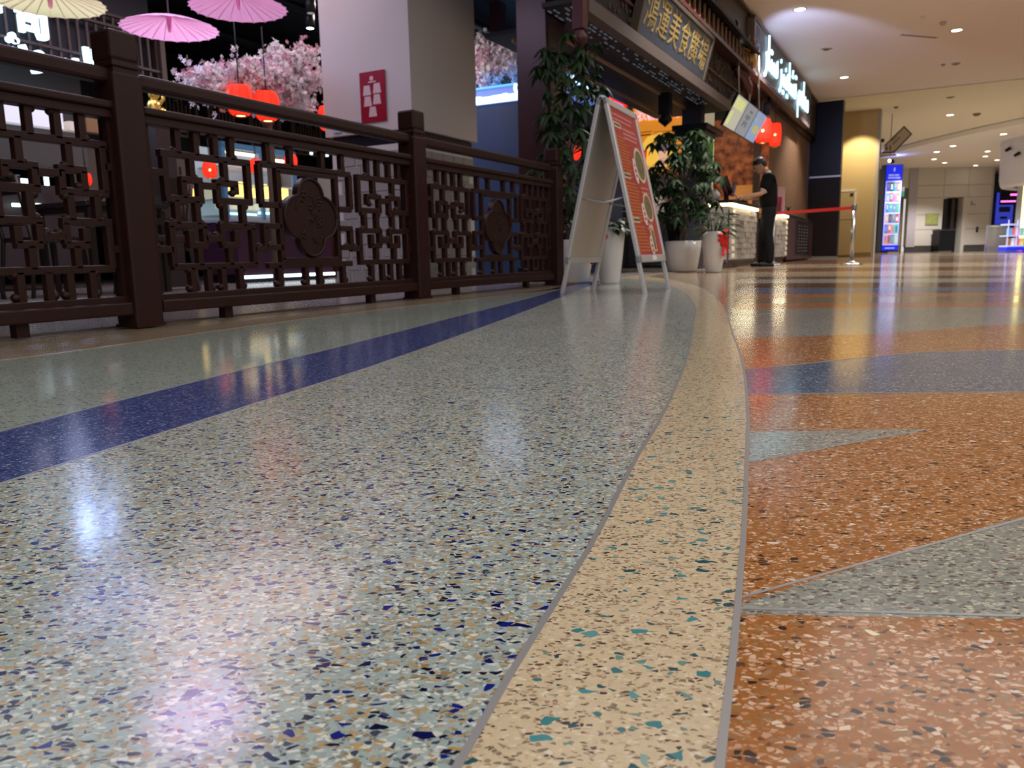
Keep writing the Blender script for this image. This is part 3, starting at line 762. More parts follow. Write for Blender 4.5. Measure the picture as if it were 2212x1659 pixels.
# =================================================================== A-FRAME SIGN
A = thing('a_frame_sign', 'silver A-frame pavement sign with a red menu poster', 'sign', (0.724, 5.226, 0), math.atan2(0.906, 0.423))
L_ = 1.225; ang = math.atan2(0.268, 1.2)
POSTR = mat('menu_poster_red', c_((170, 44, 44)), 0.35)
ROWT = mat('menu_print_orange', c_((196, 112, 44)), 0.5)
CREAMP = mat('menu_print_cream', c_((214, 196, 160)), 0.5)
PINKP = mat('menu_print_pink', c_((206, 120, 118)), 0.5)
FOODP = mat('food_print', (0.16, 0.13, 0.05), 0.5, noise=0.8, nscale=40)
INKP = mat('dark_print', (0.03, 0.02, 0.02), 0.6)
def panel(side):
    s_ = -1 if side == 'front' else 1
    Mx = Matrix.Translation((0, s_ * 0.285, 0)) @ Matrix.Rotation(s_ * ang, 4, 'X')
    if side == 'back': Mx = Mx @ Matrix.Rotation(pi, 4, 'Z')
    def B(x0, x1, y0, y1, z0, z1, ch=0.0): return MB().box(x0, x1, y0, y1, z0, z1, Mx, ch)
    # legs are the frame stiles that run on to the floor
    for x in (-.325, .295): B(x, x + .032, -.004, .02, 0.0, .23, .003).build('leg', ALU, A)
    fr = MB()
    for (x0, x1, z0, z1) in [(-.335, -.295, .2, L_), (.295, .335, .2, L_), (-.335, .335, .2, .245), (-.335, .335, L_ - .045, L_)]:
        fr.box(x0, x1, -.012, .014, z0, z1, Mx, .004)
    fr.build('frame', ALU, A)
    B(-.30, .30, .002, .006, .24, L_ - .04).build('back_sheet', mat('galvanised_sheet', (0.58, 0.56, 0.53), 0.32, 0.5, noise=0.15, nscale=3), A)
    po = B(-.296, .296, -.004, .000, .243, L_ - .043).build('poster', POSTR, A, label='red menu poster with orange text rows and dishes' if side == 'front' else 'red poster on the far side')
    if side == 'back': return
    Y0, Y1 = -.0062, -.004
    rng = random.Random(5)
    pr = MB(); z = L_ - .24
    def rows(mb, x0, x1, zt, n, dz, h):
        for i in range(n):
            zz = zt - i * dz; xx = x0
            e = x1 - rng.uniform(0, .07)
            while xx < e:
                wd = rng.uniform(.02, .05); mb.box(xx, min(xx + wd, e), Y0, Y1, zz - h, zz, Mx); xx += wd + .006
    rows(pr, -.27, -.03, 1.0, 13, .0205, .009)
    rows(pr, -.27, .02, .71, 12, .0215, .010)
    rows(pr, -.27, .02, .43, 8, .0215, .010)
    pr.build('menu_rows', ROWT, po, kind='stuff')
    pr = MB()
    for (x0, x1, z0, z1) in [(-.275, -.12, 1.055, 1.09), (-.275, -.13, .735, .772), (-.275, -.13, .452, .487)]: pr.box(x0, x1, Y0, Y1, z0, z1, Mx)
    pr.build('price_labels', CREAMP, po, kind='stuff')
    pr = MB()
    for (x, z_) in [(-.262, 1.065), (-.262, .745), (-.262, .462)]:
        for i in range(5): pr.box(x + i * .026, x + i * .026 + .018, Y0 - .001, Y1, z_, z_ + .016, Mx)
    pr.build('label_print', INKP, po, kind='stuff')
    pr = MB(); rows(pr, -.26, .2, 1.145, 2, .03, .014); rows(pr, -.09, .26, 1.07, 3, .028, .018); rows(pr, .07, .26, .70, 3, .03, .014); rows(pr, .02, .2, .455, 2, .03, .012)
    pr.build('heading_print', PINKP, po, kind='stuff')
    for (cx_, cz_, rx, rz_, kind) in [(.16, .85, .12, .12, 'd'), (.15, .565, .105, .10, 'd'), (.12, .36, .07, .10, 'b'), (.02, .80, .042, .085, 'w'), (.02, .515, .042, .075, 'w'), (.05, .305, .04, .065, 'w')]:
        n = 24
        A2 = Mx @ Matrix.Translation((cx_, -.005, cz_)) @ Matrix.Rotation(R(90), 4, 'X')
        ov = [(rx * cos(2 * pi * i / n), rz_ * sin(2 * pi * i / n)) for i in range(n)]
        if kind == 'd':
            MB().prism(ov, 0.0006, .0015, A2).build('dish_plate', CREAMP, po)
            MB().prism([(p[0] * .82, p[1] * .82) for p in ov], .001, .0024, A2).build('dish_food', FOODP, po)
        elif kind == 'b':
            MB().box(cx_ - .045, cx_ + .045, Y0, Y1, cz_ - .09, cz_ + .09, Mx).build('dish_photo', CREAMP, po)
            MB().box(cx_ - .02, cx_ + .03, Y0 - .001, Y1, cz_ - .08, cz_ + .05, Mx).build('dish_food', FOODP, po)
        else:
            w1 = MB().prism(ov, 0.0006, .0028, A2).build('price_bubble', mat('bubble_print', c_((226, 205, 200)), 0.5), po)
            MB().box(cx_ - .018, cx_ + .018, -.0085, -.007, cz_ - .01, cz_ + .012, Mx).box(cx_ - .018, cx_ + .018, -.0085, -.007, cz_ - .04, cz_ - .022, Mx).box(cx_ - .014, cx_ + .014, -.0085, -.007, cz_ + .03, cz_ + .045, Mx).build('bubble_print', POSTR, po)
    B(-.03, .07, -.014, -.011, .207, .238).build('sticker', WHITEP, A)
panel('front'); panel('back')
for x in (-.29, .29):
    y = .285 - .62 / L_ * .268 * 1.02
    MB().tube([(x, -y + .0, .60), (x, 0, .57), (x, y, .60)], .006, 6).build('stay_bar', ALU, A)
MB().tube([(-.34, 0, 1.198), (.34, 0, 1.198)], .014, 8).build('hinge', STEEL, A)

# =================================================================== PLANTS
leaflet = None
def leaf_blade(mb, L, wd, droop, M, n=6):
    vs = []; fs = []
    for i in range(n + 1):
        t = i / n
        x = L * t; z = -droop * L * t * t; h = wd * sin(pi * min(1, t ** 0.8)) * 0.5 + 0.0008
        vs += [(x, -h, z - h * .25), (x, 0, z + .0), (x, h, z - h * .25)]
    for i in range(n):
        a = i * 3
        fs += [(a, a + 3, a + 4, a + 1), (a + 1, a + 4, a + 5, a + 2)]
    mb.add(vs, fs, True, M)
def palm_leaf(seed, L=.13):
    rng = random.Random(seed); mb = MB()
    mb.tube([(0, 0, 0), (.07, 0, .03), (.13, 0, .02)], .0022, 4)
    for k in range(7):
        a = R(-150 + 50 * k) * .95
        A_ = Matrix.Translation((.13, 0, .02)) @ Matrix.Rotation(a, 4, 'Z') @ Matrix.Rotation(R(rng.uniform(5, 30)), 4, 'Y')
        leaf_blade(mb, L * rng.uniform(.8, 1.15), .034, .45, A_)
    return mb.mesh('compound_leaf', LEAF)
PALM = [palm_leaf(i) for i in range(4)]
def money_tree(label, loc, H, pot_h, pot_r, spread, nl, seed, lsc=1.0, z0f=.4, bow=False, group=None):
    rng = random.Random(seed)
    t = thing('potted_money_tree', label, 'plant', loc, rng.uniform(0, 6), group)
    MB().lathe([(pot_r * .72, 0), (pot_r * .8, .02), (pot_r * .97, pot_h * .7), (pot_r, pot_h), (pot_r * .94, pot_h), (pot_r * .9, pot_h - .05)], 32).build('pot', WPOT, t)
    MB().lathe([(0.001, pot_h - .045), (pot_r * .9, pot_h - .04)], 24).build('soil', SOIL, t)
    tr = MB()
    for k in range(3):
        pts = []
        for i in range(14):
            q = i / 13; a = 2 * pi * k / 3 + q * 7
            pts.append((.032 * cos(a) * (1 - q * .4), .032 * sin(a) * (1 - q * .4), pot_h - .05 + q * (H * .62 - pot_h)))
        tr.tube(pts, [.026 - .010 * i / 13 for i in range(14)], 7)
    trunk = tr.build('trunk', TRUNK, t)
    tops = []
    br = MB()
    for k in range(14):
        z = rng.uniform(H * z0f, H * .82); a = rng.uniform(0, 2 * pi); r = spread * rng.uniform(.35, .8)
        p0 = Vector((0, 0, min(z - .1, H * .6))); p1 = Vector((r * cos(a) * .5, r * sin(a) * .5, z + .02)); p2 = Vector((r * cos(a), r * sin(a), z + rng.uniform(-.02, .12)))
        br.tube([p0, p1, p2], [.008, .006, .003], 5); tops.append((p0, p1, p2))
    br.build('branches', TRUNK, t)
    for i in range(nl):
        q = (i + rng.random()) / nl
        z = H * (z0f + (1.0 - z0f) * q) - .04
        f = math.sqrt(max(0.05, 1 - ((z / H - (z0f + 1) * .5 + .02) / ((1.02 - z0f) * .55)) ** 2))
        r = spread * f * math.sqrt(rng.uniform(.02, 1)); a = rng.uniform(0, 2 * pi)
        s = lsc * rng.uniform(.75, 1.2)
        o = obj('leaf', PALM[i % 4], t, (r * cos(a) * .8, r * sin(a) * .8, z), (rng.uniform(-.3, .3), rng.uniform(-.1, .7), a + rng.uniform(-.6, .6)))
        o.scale = (s, s, s)
    if bow: add_bow(t, (pot_r * .98, 0, pot_h * .82))
    return t
def add_bow(t, p, rz=0.0, s=1.0):
    mb = MB(); rng = random.Random(2)
    for k in range(9):
        a = k * 2 * pi / 9
        A_ = Matrix.Translation(p) @ Matrix.Rotation(rz, 4, 'Z') @ Matrix.Rotation(a, 4, 'X') @ Matrix.Rotation(rng.uniform(-.3, .5), 4, 'Z')
        pts = []
        mb.ell((0.012, 0.030 * s, 0), (.014 * s, .030 * s, .016 * s), 8, 5, A_)
    for dz, dy in ((-.10, .025), (-.12, -.03), (.07, .01)):
        A_ = Matrix.Translation(p) @ Matrix.Rotation(rz, 4, 'Z')
        mb.bar((0.01, 0, 0), (0.02, dy * s, dz * s), .026 * s, .003, A_, (1, 0, 0))
    mb.ell(tuple(p), (.018 * s, .018 * s, .018 * s), 8, 6)
    return mb.build('bow', REDP, t, label='red ribbon bow')
def peace_lily(label, loc, pot_h, pot_r, seed, n=46, bowa=None, hh=.28, sp=.3, group=None, lsc=1.0):
    rng = random.Random(seed)
    t = thing('potted_leafy_plant', label, 'plant', loc, 0, group)
    MB().lathe([(pot_r * .62, 0), (pot_r * .66, .015), (pot_r * .86, pot_h * .45), (pot_r, pot_h * .9), (pot_r * .97, pot_h), (pot_r * .88, pot_h), (pot_r * .86, pot_h - .04)], 32).build('pot', WPOT, t)
    MB().lathe([(0.001, pot_h - .03), (pot_r * .86, pot_h - .028)], 24).build('soil', SOIL, t)
    for i in range(n):
        a = rng.uniform(0, 2 * pi); el = rng.uniform(.1, 1.25); L = rng.uniform(.6, 1) * sp * 1.0
        mb = MB()
        d = Vector((cos(a) * cos(el), sin(a) * cos(el), sin(el))); st = hh * (.35 + .65 * sin(el))
        b0 = Vector((cos(a) * pot_r * .3, sin(a) * pot_r * .3, pot_h - .02)); tip = b0 + d * st
        mb.tube([b0, b0 + d * st * .5 + Vector((0, 0, .02)), tip], .003, 5)
        A_ = Matrix.Translation(tip) @ Matrix.Rotation(a, 4, 'Z') @ Matrix.Rotation(-el * .45 + .1, 4, 'Y')
        leaf_blade(mb, L * .62 * lsc, .062 * lsc, .55, A_)
        mb.build('leaf', LEAF2, t)
    if bowa is not None: add_bow(t, (pot_r * cos(bowa) * 1.0, pot_r * sin(bowa) * 1.0, pot_h * .84), bowa, 1.9)
    return t
money_tree('large money tree in a wide white pot, right of the A-frame sign', (2.30, 10.35, 0), 1.86, .40, .24, .44, 150, 11, 1.15, .40)
money_tree('tall dark money tree behind the far railing post, left of the A-frame sign', (0.55, 6.95, 0), 2.10, .38, .2, .28, 170, 23, 1.0, .22)
peace_lily('leafy plant with red bow in a tall white pot, left of the man in black', (2.56, 9.76, 0), .50, .15, 5, 54, -.85, .26, .32)
peace_lily('leafy plant with red bow in a white pot, seen through the A-frame sign legs', (0.85, 6.60, 0), .47, .125, 9, 36, R(205), .16, .2)

# =================================================================== WHITE COLUMN
colm = thing('white_column', 'wide white column box hanging over a grey tiled base, with a red notice', 'column', W(4.2, 1.62), TH)
MB().box(0, 1.2, 0, 1.06, 1.46, 3.75).build('white_cladding', mat('column_white', (0.50, 0.46, 0.46), 0.55), colm)
MB().box(.05, 1.15, .05, 1.01, 1.34, 1.46).build('granite_band', GRANITE, colm)
MB().box(.04, 1.16, .04, 1.02, 0, 1.34).build('base_core', mat('tile_joint', (0.5, 0.49, 0.47), 0.7), colm)
TILE = mat('grey_glazed_tile', (0.26, 0.25, 0.24), 0.3, noise=0.3, nscale=2)
ta = MB().box(-.12, .12, -.012, 0, -.058, .058, ch=.003).mesh('tile', TILE)
for r_ in range(10):
    for k in range(5):
        x = .04 + .125 + k * .2 + (.09 if r_ % 2 else 0)
        if x < 1.12:
            o = obj('tile', ta, colm, (x, .038, .07 + r_ * .128)); o.scale = (.78, 1, 1)
    for k in range(5):
        y = .04 + .11 + k * .2 + (.07 if r_ % 2 else 0)
        if y < .98:
            o = obj('tile', ta, colm, (.038, y, .07 + r_ * .128), (0, 0, R(-90))); o.scale = (.74, 1, 1)
MB().box(-.006, .035, -.006, .035, 0, 1.46).build('corner_strip', WHITEP, colm)
nb = thing('notice', 'red paper notice with five small white cards on the white column', 'poster', W(4.19, 2.06), TH)
MB().box(-.006, 0.004, -.155, .145, 1.55, 2.015).build('sheet', mat('notice_red', c_((140, 16, 40)), 0.25), nb)
NC = mat('notice_card', (0.55, 0.42, 0.44), 0.4); NI = mat('notice_grey', (0.10, 0.12, 0.14), 0.5)
for (y, z) in [(.06, 1.80), (-.06, 1.81), (.055, 1.70), (-.055, 1.71), (0.0, 1.60)]:
    c1 = MB(); Mx = Matrix.Translation((-.0065, y, z)) @ Matrix.Rotation(R(90), 4, 'Z') @ Matrix.Rotation(R(90), 4, 'X')
    c1.prism([(-.048, 0), (.048, 0), (.045, .018), (.034, .09), (-.034, .09), (-.045, .018)], -.002, .003, Mx)
    c1.build('card', NC, nb)
MB().prism([(.022 * cos(k * pi / 8), .022 * sin(k * pi / 8)) for k in range(16)], -.002, .003, Matrix.Translation((-.0065, 0, 1.95)) @ Matrix.Rotation(R(90), 4, 'Z') @ Matrix.Rotation(R(90), 4, 'X')).build('emblem', NC, nb)
MB().box(-.009, -.006, -.05, .04, 1.912, 1.924).build('print_line', NC, nb)
pf = thing('framed_pictures', 'row of small pale blue pictures on the lower edge of the white column', 'picture', W(4.19, 2.4), TH)
for y in (.12, -.02, -.16): MB().box(-.006, .002, y - .05, y + .05, 1.49, 1.58).build('picture', mat('pale_blue_print', (0.35, 0.4, 0.62), 0.4), pf)

# =================================================================== PILLAR AND GATE
PILM = mat('pillar_lacquer', (0.038, 0.010, 0.011), 0.3, noise=0.2, nscale=3, wood=True)
pl = thing('gate_pillar', 'square dark red brown pillar left of the gate', 'pillar', W(4.62, .42), TH)
MB().box(0, .42, 0, .30, 0, 3.7, ch=.006).build('shaft', PILM, pl)
MB().box(-.02, .44, -.02, .32, 0, .14, ch=.006).build('plinth', BLACK, pl)
MB().box(.05, .40, -.02, .012, .02, 2.3).build('side_board', mat('side_board', c_((62, 46, 44)), 0.5), pl)
MB().box(-.02, .44, -.02, .32, 2.55, 2.66).build('capital', PILM, pl)

gate = thing('gate_roof', 'dark timber gate canopy with carved frieze, rafter ends and beige beams over the entrance', 'canopy', W(4.2, 0), TH)
MB().box(.3, 5.75, -.05, .06, 2.30, 2.42).build('front_beam', BEIGEB, gate)
MB().box(.9, 6.0, .54, .565, 2.33, 2.36).build('soffit_strip', mat('soffit_strip', c_((150, 120, 98)), 0.5), gate)
MB().box(.9, 5.4, 1.0, 1.025, 2.33, 2.36).build('soffit_strip', MATS['soffit_strip'], gate)
pan = MB()
rng = random.Random(4)
pan.box(.85, 6.4, .06, 1.3, 2.40, 2.44)
pan.box(.3, .85, .06, .4, 2.40, 2.44)
pan.build('soffit_panel', NAVYB, gate)
# pierced strip with light showing through
PER = mat('pierced_glow', (0.12, 0.12, 0.13), 0.5, emit=(0.6, 0.75, 1.0), es=0.07); PERB = mat('pierced_glow_bright', (1, 1, 1), 0.5, emit=(0.7, 0.88, 1.0), es=3.5)
pr = MB(); pb = MB()
for r_ in range(6):
    x = .4
    while x < 5.5:
        L = rng.uniform(.02, .10)
        if rng.random() < .6:
            bright = r_ == 1 and 2.6 < x < 3.3
            (pb if bright else pr).box(x, x + L, .10 + r_ * .055, .115 + r_ * .055, 2.392, 2.40)
        x += L + rng.uniform(.03, .10)
pr.build('pierced_slots', PER, gate); pb.build('pierced_slots', PERB, gate)
# carved frieze behind the board: scrollwork
FRZ = mat('carved_frieze', c_((84, 62, 50)), 0.55)
MB().box(.3, 6.9, .05, .10, 2.42, 3.0).build('frieze_board', mat('frieze_back', (0.012, 0.008, 0.008), 0.7), gate)
cf = MB()
for k in range(260):
    x = rng.uniform(.32, 6.8); z = rng.uniform(2.46, 2.98); a = rng.uniform(0, 6.28); r1 = rng.uniform(.02, .045)
    cf.tube([(x + r1 * cos(a + t * .9) * (1 - t * .12), .035, z + r1 * sin(a + t * .9) * (1 - t * .12)) for t in range(6)], .007, 4)
cf.build('carved_scrolls', FRZ, gate, kind='stuff')
MB().box(.3, 6.9, .01, .06, 2.68, 2.70).build('frieze_moulding', FRZ, gate)
MB().box(.1, 7.0, -.14, .12, 3.0, 3.05).build('eaves_board', PILM, gate)
RAF = mat('gold_rafter_end', c_((128, 92, 60)), 0.45); RAFR = mat('red_rafter', c_((52, 14, 12)), 0.5)
raf = MB().box(-.016, .016, -.115, -.090, .0, .25, ch=.006).mesh('rafter', RAF)
rafr = MB().box(-.02, .02, -.2, .1, -.0, .2).mesh('rafter_block', RAFR)
for k in range(30):
    obj('rafter', raf, gate, (.2 + k * .232, 0, 3.04))
MB().box(.2, 7.0, -.06, .12, 3.05, 3.2).build('rafter_board', RAFR, gate)
rt = MB()
for k in range(54):
    rt.lathe([(.045, 0), (.045, 1.0)], 8, Matrix.Translation((.25 + k * .125, -.2, 3.30)) @ Matrix.Rotation(R(-58), 4, 'X'))
MB().prism([(-.22, 3.28), (1.2, 4.05), (1.2, 4.11), (-.22, 3.32)], .1, 6.95, Matrix(((0, 0, 1, 0), (1, 0, 0, 0), (0, 1, 0, 0), (0, 0, 0, 1)))).build('roof_board', NAVYB, gate)
def lotus(sx_, v_, z0, z1, m, w_, label):
    t = thing('hanging_post', label, 'post', W(sx_, v_), TH, 'carved hanging posts of the gate')
    MB().box(-w_, w_, -w_, w_, z0 + .16, z1, ch=.004).build('shaft', m, t)
    MB().lathe([(0.001, z0), (.02, z0 + .02), (w_ * 1.25, z0 + .08), (w_ * 1.3, z0 + .11), (w_ * .7, z0 + .15), (w_ * .9, z0 + .17)], 12).build('lotus_bud', m, t)
    return t
REDD = mat('dark_red_lacquer', (0.055, 0.008, 0.010), 0.4)
lotus(4.42, 0.0, 1.98, 3.0, REDD, .05, 'dark red hanging post with a lotus bud at the near end of the gate')
lotus(8.5, .5, 1.92, 2.36, BLACK, .075, 'black hanging post with a lotus bud in front of the orange drinks poster')
lotus(8.0, 2.76, 3.06, 3.72, REDD, .085, 'dark red hanging post with a lotus bud between the white column and the pillar')
gp = thing('gate_post', 'dark square post behind the large money tree carrying the far end of the gate', 'pillar', W(9.65, .30), TH)
MB().box(0, .16, 0, .30, 0, 2.38, ch=.005).build('shaft', mat('slate_post', (0.03, 0.03, 0.045), 0.4), gp)
MB().box(-.1, .9, -.1, .42, 2.02, 2.1).box(-.06, .6, -.06, .38, 1.95, 2.03).build('bracket', BLACK, gp)
MB().box(.16, .26, -.02, .0, 0, 2.0).build('side_board', mat('side_board2', c_((84, 72, 66)), 0.5), gp)

# name board
bd = thing('name_board', 'slate blue name board with gold Chinese characters hanging on the gate', 'sign', W(7.15, -.04, 2.70), TH, rot=(R(14), 0, TH))
BRD = mat('board_slate', c_((66, 78, 98)), 0.28)
MB().box(-1.3, 1.3, -.03, .03, -.26, .26, ch=.006).build('panel', BRD, bd)
fr = MB()
for (x0, x1, z0, z1) in [(-1.34, 1.34, .245, .285), (-1.34, 1.34, -.285, -.245), (-1.34, -1.29, -.285, .285), (1.29, 1.34, -.285, .285)]: fr.box(x0, x1, -.05, .04, z0, z1)
fr.build('frame', mat('board_frame', c_((78, 68, 56)), 0.5), bd)
for i, ch in enumerate('鴻運美食廣場'):
    text(ch, .40, GOLDC, bd, (-1.02 + i * .41, -.0325, 0), (R(90), 0, 0), 'character', .0015, .0)

# golden finial
fin = thing('gold_dragon_finial', 'gilded dragon head finial on the far end of the gate roof', 'ornament', W(11.15, -.02, 3.16), TH)
fm = MB(); fm.tube([(-.5, 0, -.02), (-.3, 0, .02), (-.12, -.02, .10), (.05, -.03, .14), (.2, -.04, .08), (.32, -.05, .06)], [.05, .07, .09, .10, .075, .035], 9)
fm.ell((.2, -.04, .03), (.14, .05, .03)); fm.build('head', GOLD, fin)
hm = MB()
for k in range(11):
    a = R(60 + k * 14); hm.tube([(.0 - .03 * (k % 3), -.02, .16), (-.06 + .16 * cos(a), -.02 + .05 * sin(k * 2.1), .16 + .16 * sin(a)), (-.10 + .26 * cos(a), .0, .17 + .20 * sin(a))], [.025, .018, .003], 5)
hm.tube([(.02, -.08, .2), (-.08, -.12, .3), (-.2, -.12, .36)], [.018, .014, .004], 6); hm.tube([(.02, .04, .2), (-.08, .06, .3), (-.2, .06, .36)], [.018, .014, .004], 6)
hm.build('mane', GOLD, fin)
fe = thing('upturned_eave', 'dark upturned eave end under the gilded dragon head', 'ornament', W(11.1, 0, 2.6), TH)
MB().tube([(-.7, 0, .38), (-.3, 0, .36), (.05, 0, .26), (.2, 0, .12), (.22, 0, .0)], [.05, .09, .11, .07, .02], 8).build('eave', REDD, fe)
MB().tube([(.18, -.02, .48), (.22, -.03, .25), (.16, 0, .10), (.18, 0, -.05)], .012, 6).build('hanging_cord', mat('cord_grey', (0.2, 0.17, 0.16), 0.6), fe)
for (s, z) in [(9.0, 3.62), (10.7, 3.45)]:
    t = thing('spotlight', 'small black spotlight above the gate roof, ' + ('nearer' if s < 10 else 'farther') + ' of the two', 'spotlight', W(s, .02, z), TH)
    MB().lathe([(.05, -.09), (.06, -.08), (.06, .07), (.03, .09)], 14, Matrix.Rotation(R(20), 4, 'Y')).build('housing', BLACK, t)
    MB().lathe([(.001, -.096), (.034, -.094)], 12, Matrix.Rotation(R(20), 4, 'Y')).build('lens', DLIT, t)
    MB().tube([(0, 0, .05), (0, .06, .3)], .012, 6).build('stem', BLACK, t)

# =================================================================== CHINESE STAR SIGN
sg = thing('restaurant_sign', 'long dark sign box with glowing white Arabic lettering under the mall ceiling', 'sign', W(11.65, 0, 3.2), TH)
SGB = mat('sign_panel', c_((54, 48, 50)), 0.35)
MB().box(0, 6.8, 0.0, .1, 0, .82).build('box', SGB, sg)
fr = MB()
for (x0, x1, z0, z1) in [(-.04, 6.84, -.05, 0), (-.04, 6.84, .80, .84), (-.04, .06, -.05, .84), (6.78, 6.84, -.05, .84)]: fr.box(x0, x1, -.02, .1, z0, z1)
fr.build('frame', mat('sign_frame', c_((104, 90, 84)), 0.45), sg)
text(ar('مطعم تشاينيز ستار'), .80, LEDW, sg, (3.65, -.03, .47), (R(90), 0, 0), 'lettering', .012, .0, sx=.92)
fm = MB()
for k in range(3):
    for j in range(3): fm.bar((.12 + k * .16, -.005, .12 + j * .22), (.12 + k * .16, -.005, .30 + j * .22), .02, .01)
for k in range(30): fm.box(.6 + k * .2, .72 + k * .2, -.01, 0, .02, .05)
fm.build('border_pattern', mat('sign_pattern', c_((120, 114, 128)), 0.5), sg)

# =================================================================== LANTERNS
def lantern(label, loc, r, h, group='red paper lanterns', cord=.6, slim=False, dots=False):
    t = thing('paper_lantern', label, 'lantern', loc, random.uniform(0, 6), group)
    prof = [(r * .42, -h * .47), (r * .62, -h * .455)]
    n = 11
    for i in range(n + 1):
        q = i / n; a = (q - .5) * pi * .92
        rr = r * (0.62 + 0.38 * cos(a)) if not slim else r * (0.75 + 0.25 * cos(a))
        z = h * .44 * sin(a) / sin(pi * .46)
        prof.append((rr, z)); 
        if i < n: prof.append((rr * .975, z + h * .035))
    prof += [(r * .62, h * .455), (r * .42, h * .47)]
    MB().lathe(prof, 20).build('shade', LRED, t)
    MB().lathe([(r * .46, -h * .50), (r * .5, -h * .48), (r * .5, -h * .455), (r * .4, -h * .45)], 16, cap=False).build('bottom_ring', mat('brass_ring', (0.3, 0.2, 0.08), 0.4, 0.6), t)
    MB().ell((0, 0, 0), (r * .17, r * .17, r * .17), 10, 6).build('bulb', LBULB, t)
    MB().lathe([(0.001, -h * .475), (r * .40, -h * .47)], 14).build('bulb_glow', LRING, t)
    MB().lathe([(r * .44, h * .455), (r * .46, h * .50), (r * .2, h * .51)], 14).build('top_ring', BLACK, t)
    if cord: MB().tube([(0, 0, h * .5), (0, 0, h * .5 + cord)], .006, 5).build('cord', BLACK, t)
    rb = MB()
    for k in range(10):
        a = 2 * pi * k / 10
        rb.tube([(r * (0.645 + 0.385 * cos((q - .5) * pi * .92)) * cos(a), r * (0.645 + 0.385 * cos((q - .5) * pi * .92)) * sin(a), h * .44 * sin((q - .5) * pi * .92)) for q in [i / 8 for i in range(9)]], .0025, 4)
    if not slim: rb.build('ribs', mat('lantern_ribs', (0.25, 0.01, 0.005), 0.6, emit=(0.5, 0.008, 0.003), es=.7), t)
    return t
lantern('round red lantern beside the hanging menu screens, in front of the slimmer one', W(13.35, .12, 2.46), .165, .46)
lantern('slimmer red lantern half behind the round one, right of the menu screens', W(13.95, .0, 2.45), .115, .46, slim=True)
lantern('red lantern under the glowing stall sign, just above the A-frame sign', W(9.6, 1.58, 2.60), .165, .36, cord=.5)
lantern('red lantern low behind the far railing post and the tall plant', W(7.0, 1.24, 1.52), .145, .25, cord=1.2)
lantern('left one of two lit red lanterns hanging under the cherry blossom', W(3.6, 3.2, 1.78), .125, .30)
lantern('right one of two lit red lanterns hanging under the cherry blossom', W(3.95, 3.2, 1.78), .125, .30)
lantern('red lantern half hidden by the left edge of the white column', W(5.45, 3.7, 1.92), .13, .30)
for (s, v_, z, r, h, lb) in [(4.75, 5, 1.35, .085, .2, 'small red lantern seen through the lattice right of the nearest post'), (3.38, 5, 1.09, .075, .17, 'small red lantern seen low through the lattice just left of the nearest post'), (3.15, 5, 1.12, .055, .13, 'tiny red lantern seen through the lattice left of the nearest post'),
                    (4.12, 5, 1.69, .10, .22, 'red lantern behind the mid rail beside the nearest post'), (5.30, 4.8, 1.43, .08, .18, 'red lantern in front of the blue framed display cabinet'), (5.92, 4.8, 1.55, .085, .18, 'red lantern at the right end of the blue framed display cabinet'),
                    (7.4, 7, 1.60, .09, .2, 'red lantern near the foot of the white column'), (10.3, 2.3, 2.6, .07, .16, 'tiny red lantern glimpsed through the tall plant'), (15.4, 1.42, 2.42, .14, .3, 'red lantern behind the large money tree')]:
    lantern(lb, W(s, v_, z), r, h, cord=.3)

# =================================================================== STALLS SEEN PAST THE GATE
# blue stall box with bright lettering
bs = thing('stall_front', 'deep blue stall front with a lit sign strip, right of the white column', 'stall', W(7.0, 1.7), TH)
MB().box(0, 2.2, -.35, .95, 0, 2.18).build('body', mat('deep_blue_panel', c_((24, 52, 96)), 0.4, noise=0.1), bs)
MB().box(.02, 2.2, -.33, .93, 2.18, 2.38).build('sign_band', mat('sign_band_blue', (0.1, 0.16, 0.4), 0.4, emit=(0.12, 0.2, 0.55), es=.8), bs)
MB().box(.0, 2.2, -.35, .95, 2.38, 2.40).build('blue_edge_light', mat('blue_edge', (0.1, 0.4, 0.9), 0.5, emit=(0.08, 0.4, 1.0), es=1.2), bs)
lm = MB()
x = .90
rng = random.Random(8)
while x > .02:
    wd = rng.uniform(.05, .09); lm.box(-.03, .0, x - wd, x, 2.19, 2.19 + rng.uniform(.075, .10)); x -= wd + .008
lm.build('lit_letters', LEDBLUE, bs)
text('سوشي'[:0] + ar('سوشي'), .30, LEDBLUE, bs, (-.02, -.12, 2.42), FACE_S, 'lettering', .01, .006)
# stall with glowing menu and sura sign
st = thing('noodle_stall', 'stall behind the tall plant with a glowing green white menu and white Arabic sign', 'stall', W(10.5, 1.85), TH)
MB().box(0, .1, -.25, 2.2, 2.72, 3.7).build('fascia', NAVYB, st)
text(ar('سورابا'), .46, LEDBLUE, st, (-.04, .26, 2.98), FACE_S, 'lettering', .02, .012)
MN = mat('menu_green_glow', (0.5, 0.9, 0.8), 0.4, emit=(0.32, 0.85, 0.66), es=1.0); MN2 = mat('menu_white_glow', (0.8, 0.9, 1), 0.4, emit=(0.5, 0.78, 1.0), es=.95); MN3 = mat('menu_yellow_glow', (0.9, 0.9, 0.1), 0.4, emit=(0.8, 0.9, 0.1), es=1.0)
mb_ = MB().box(-.05, .0, .05, 1.35, 2.2, 2.68).build('menu_screen', MN, st)
MB().box(-.056, -.05, .1, .75, 2.22, 2.58).build('menu_picture', MN2, mb_)
MB().box(-.058, -.05, 1.05, 1.1, 2.22, 2.58).box(-.058, -.05, 1.15, 1.18, 2.24, 2.56).box(-.058, -.05, .16, .24, 2.32, 2.40).build('menu_picture', MN3, mb_)
pm = MB()
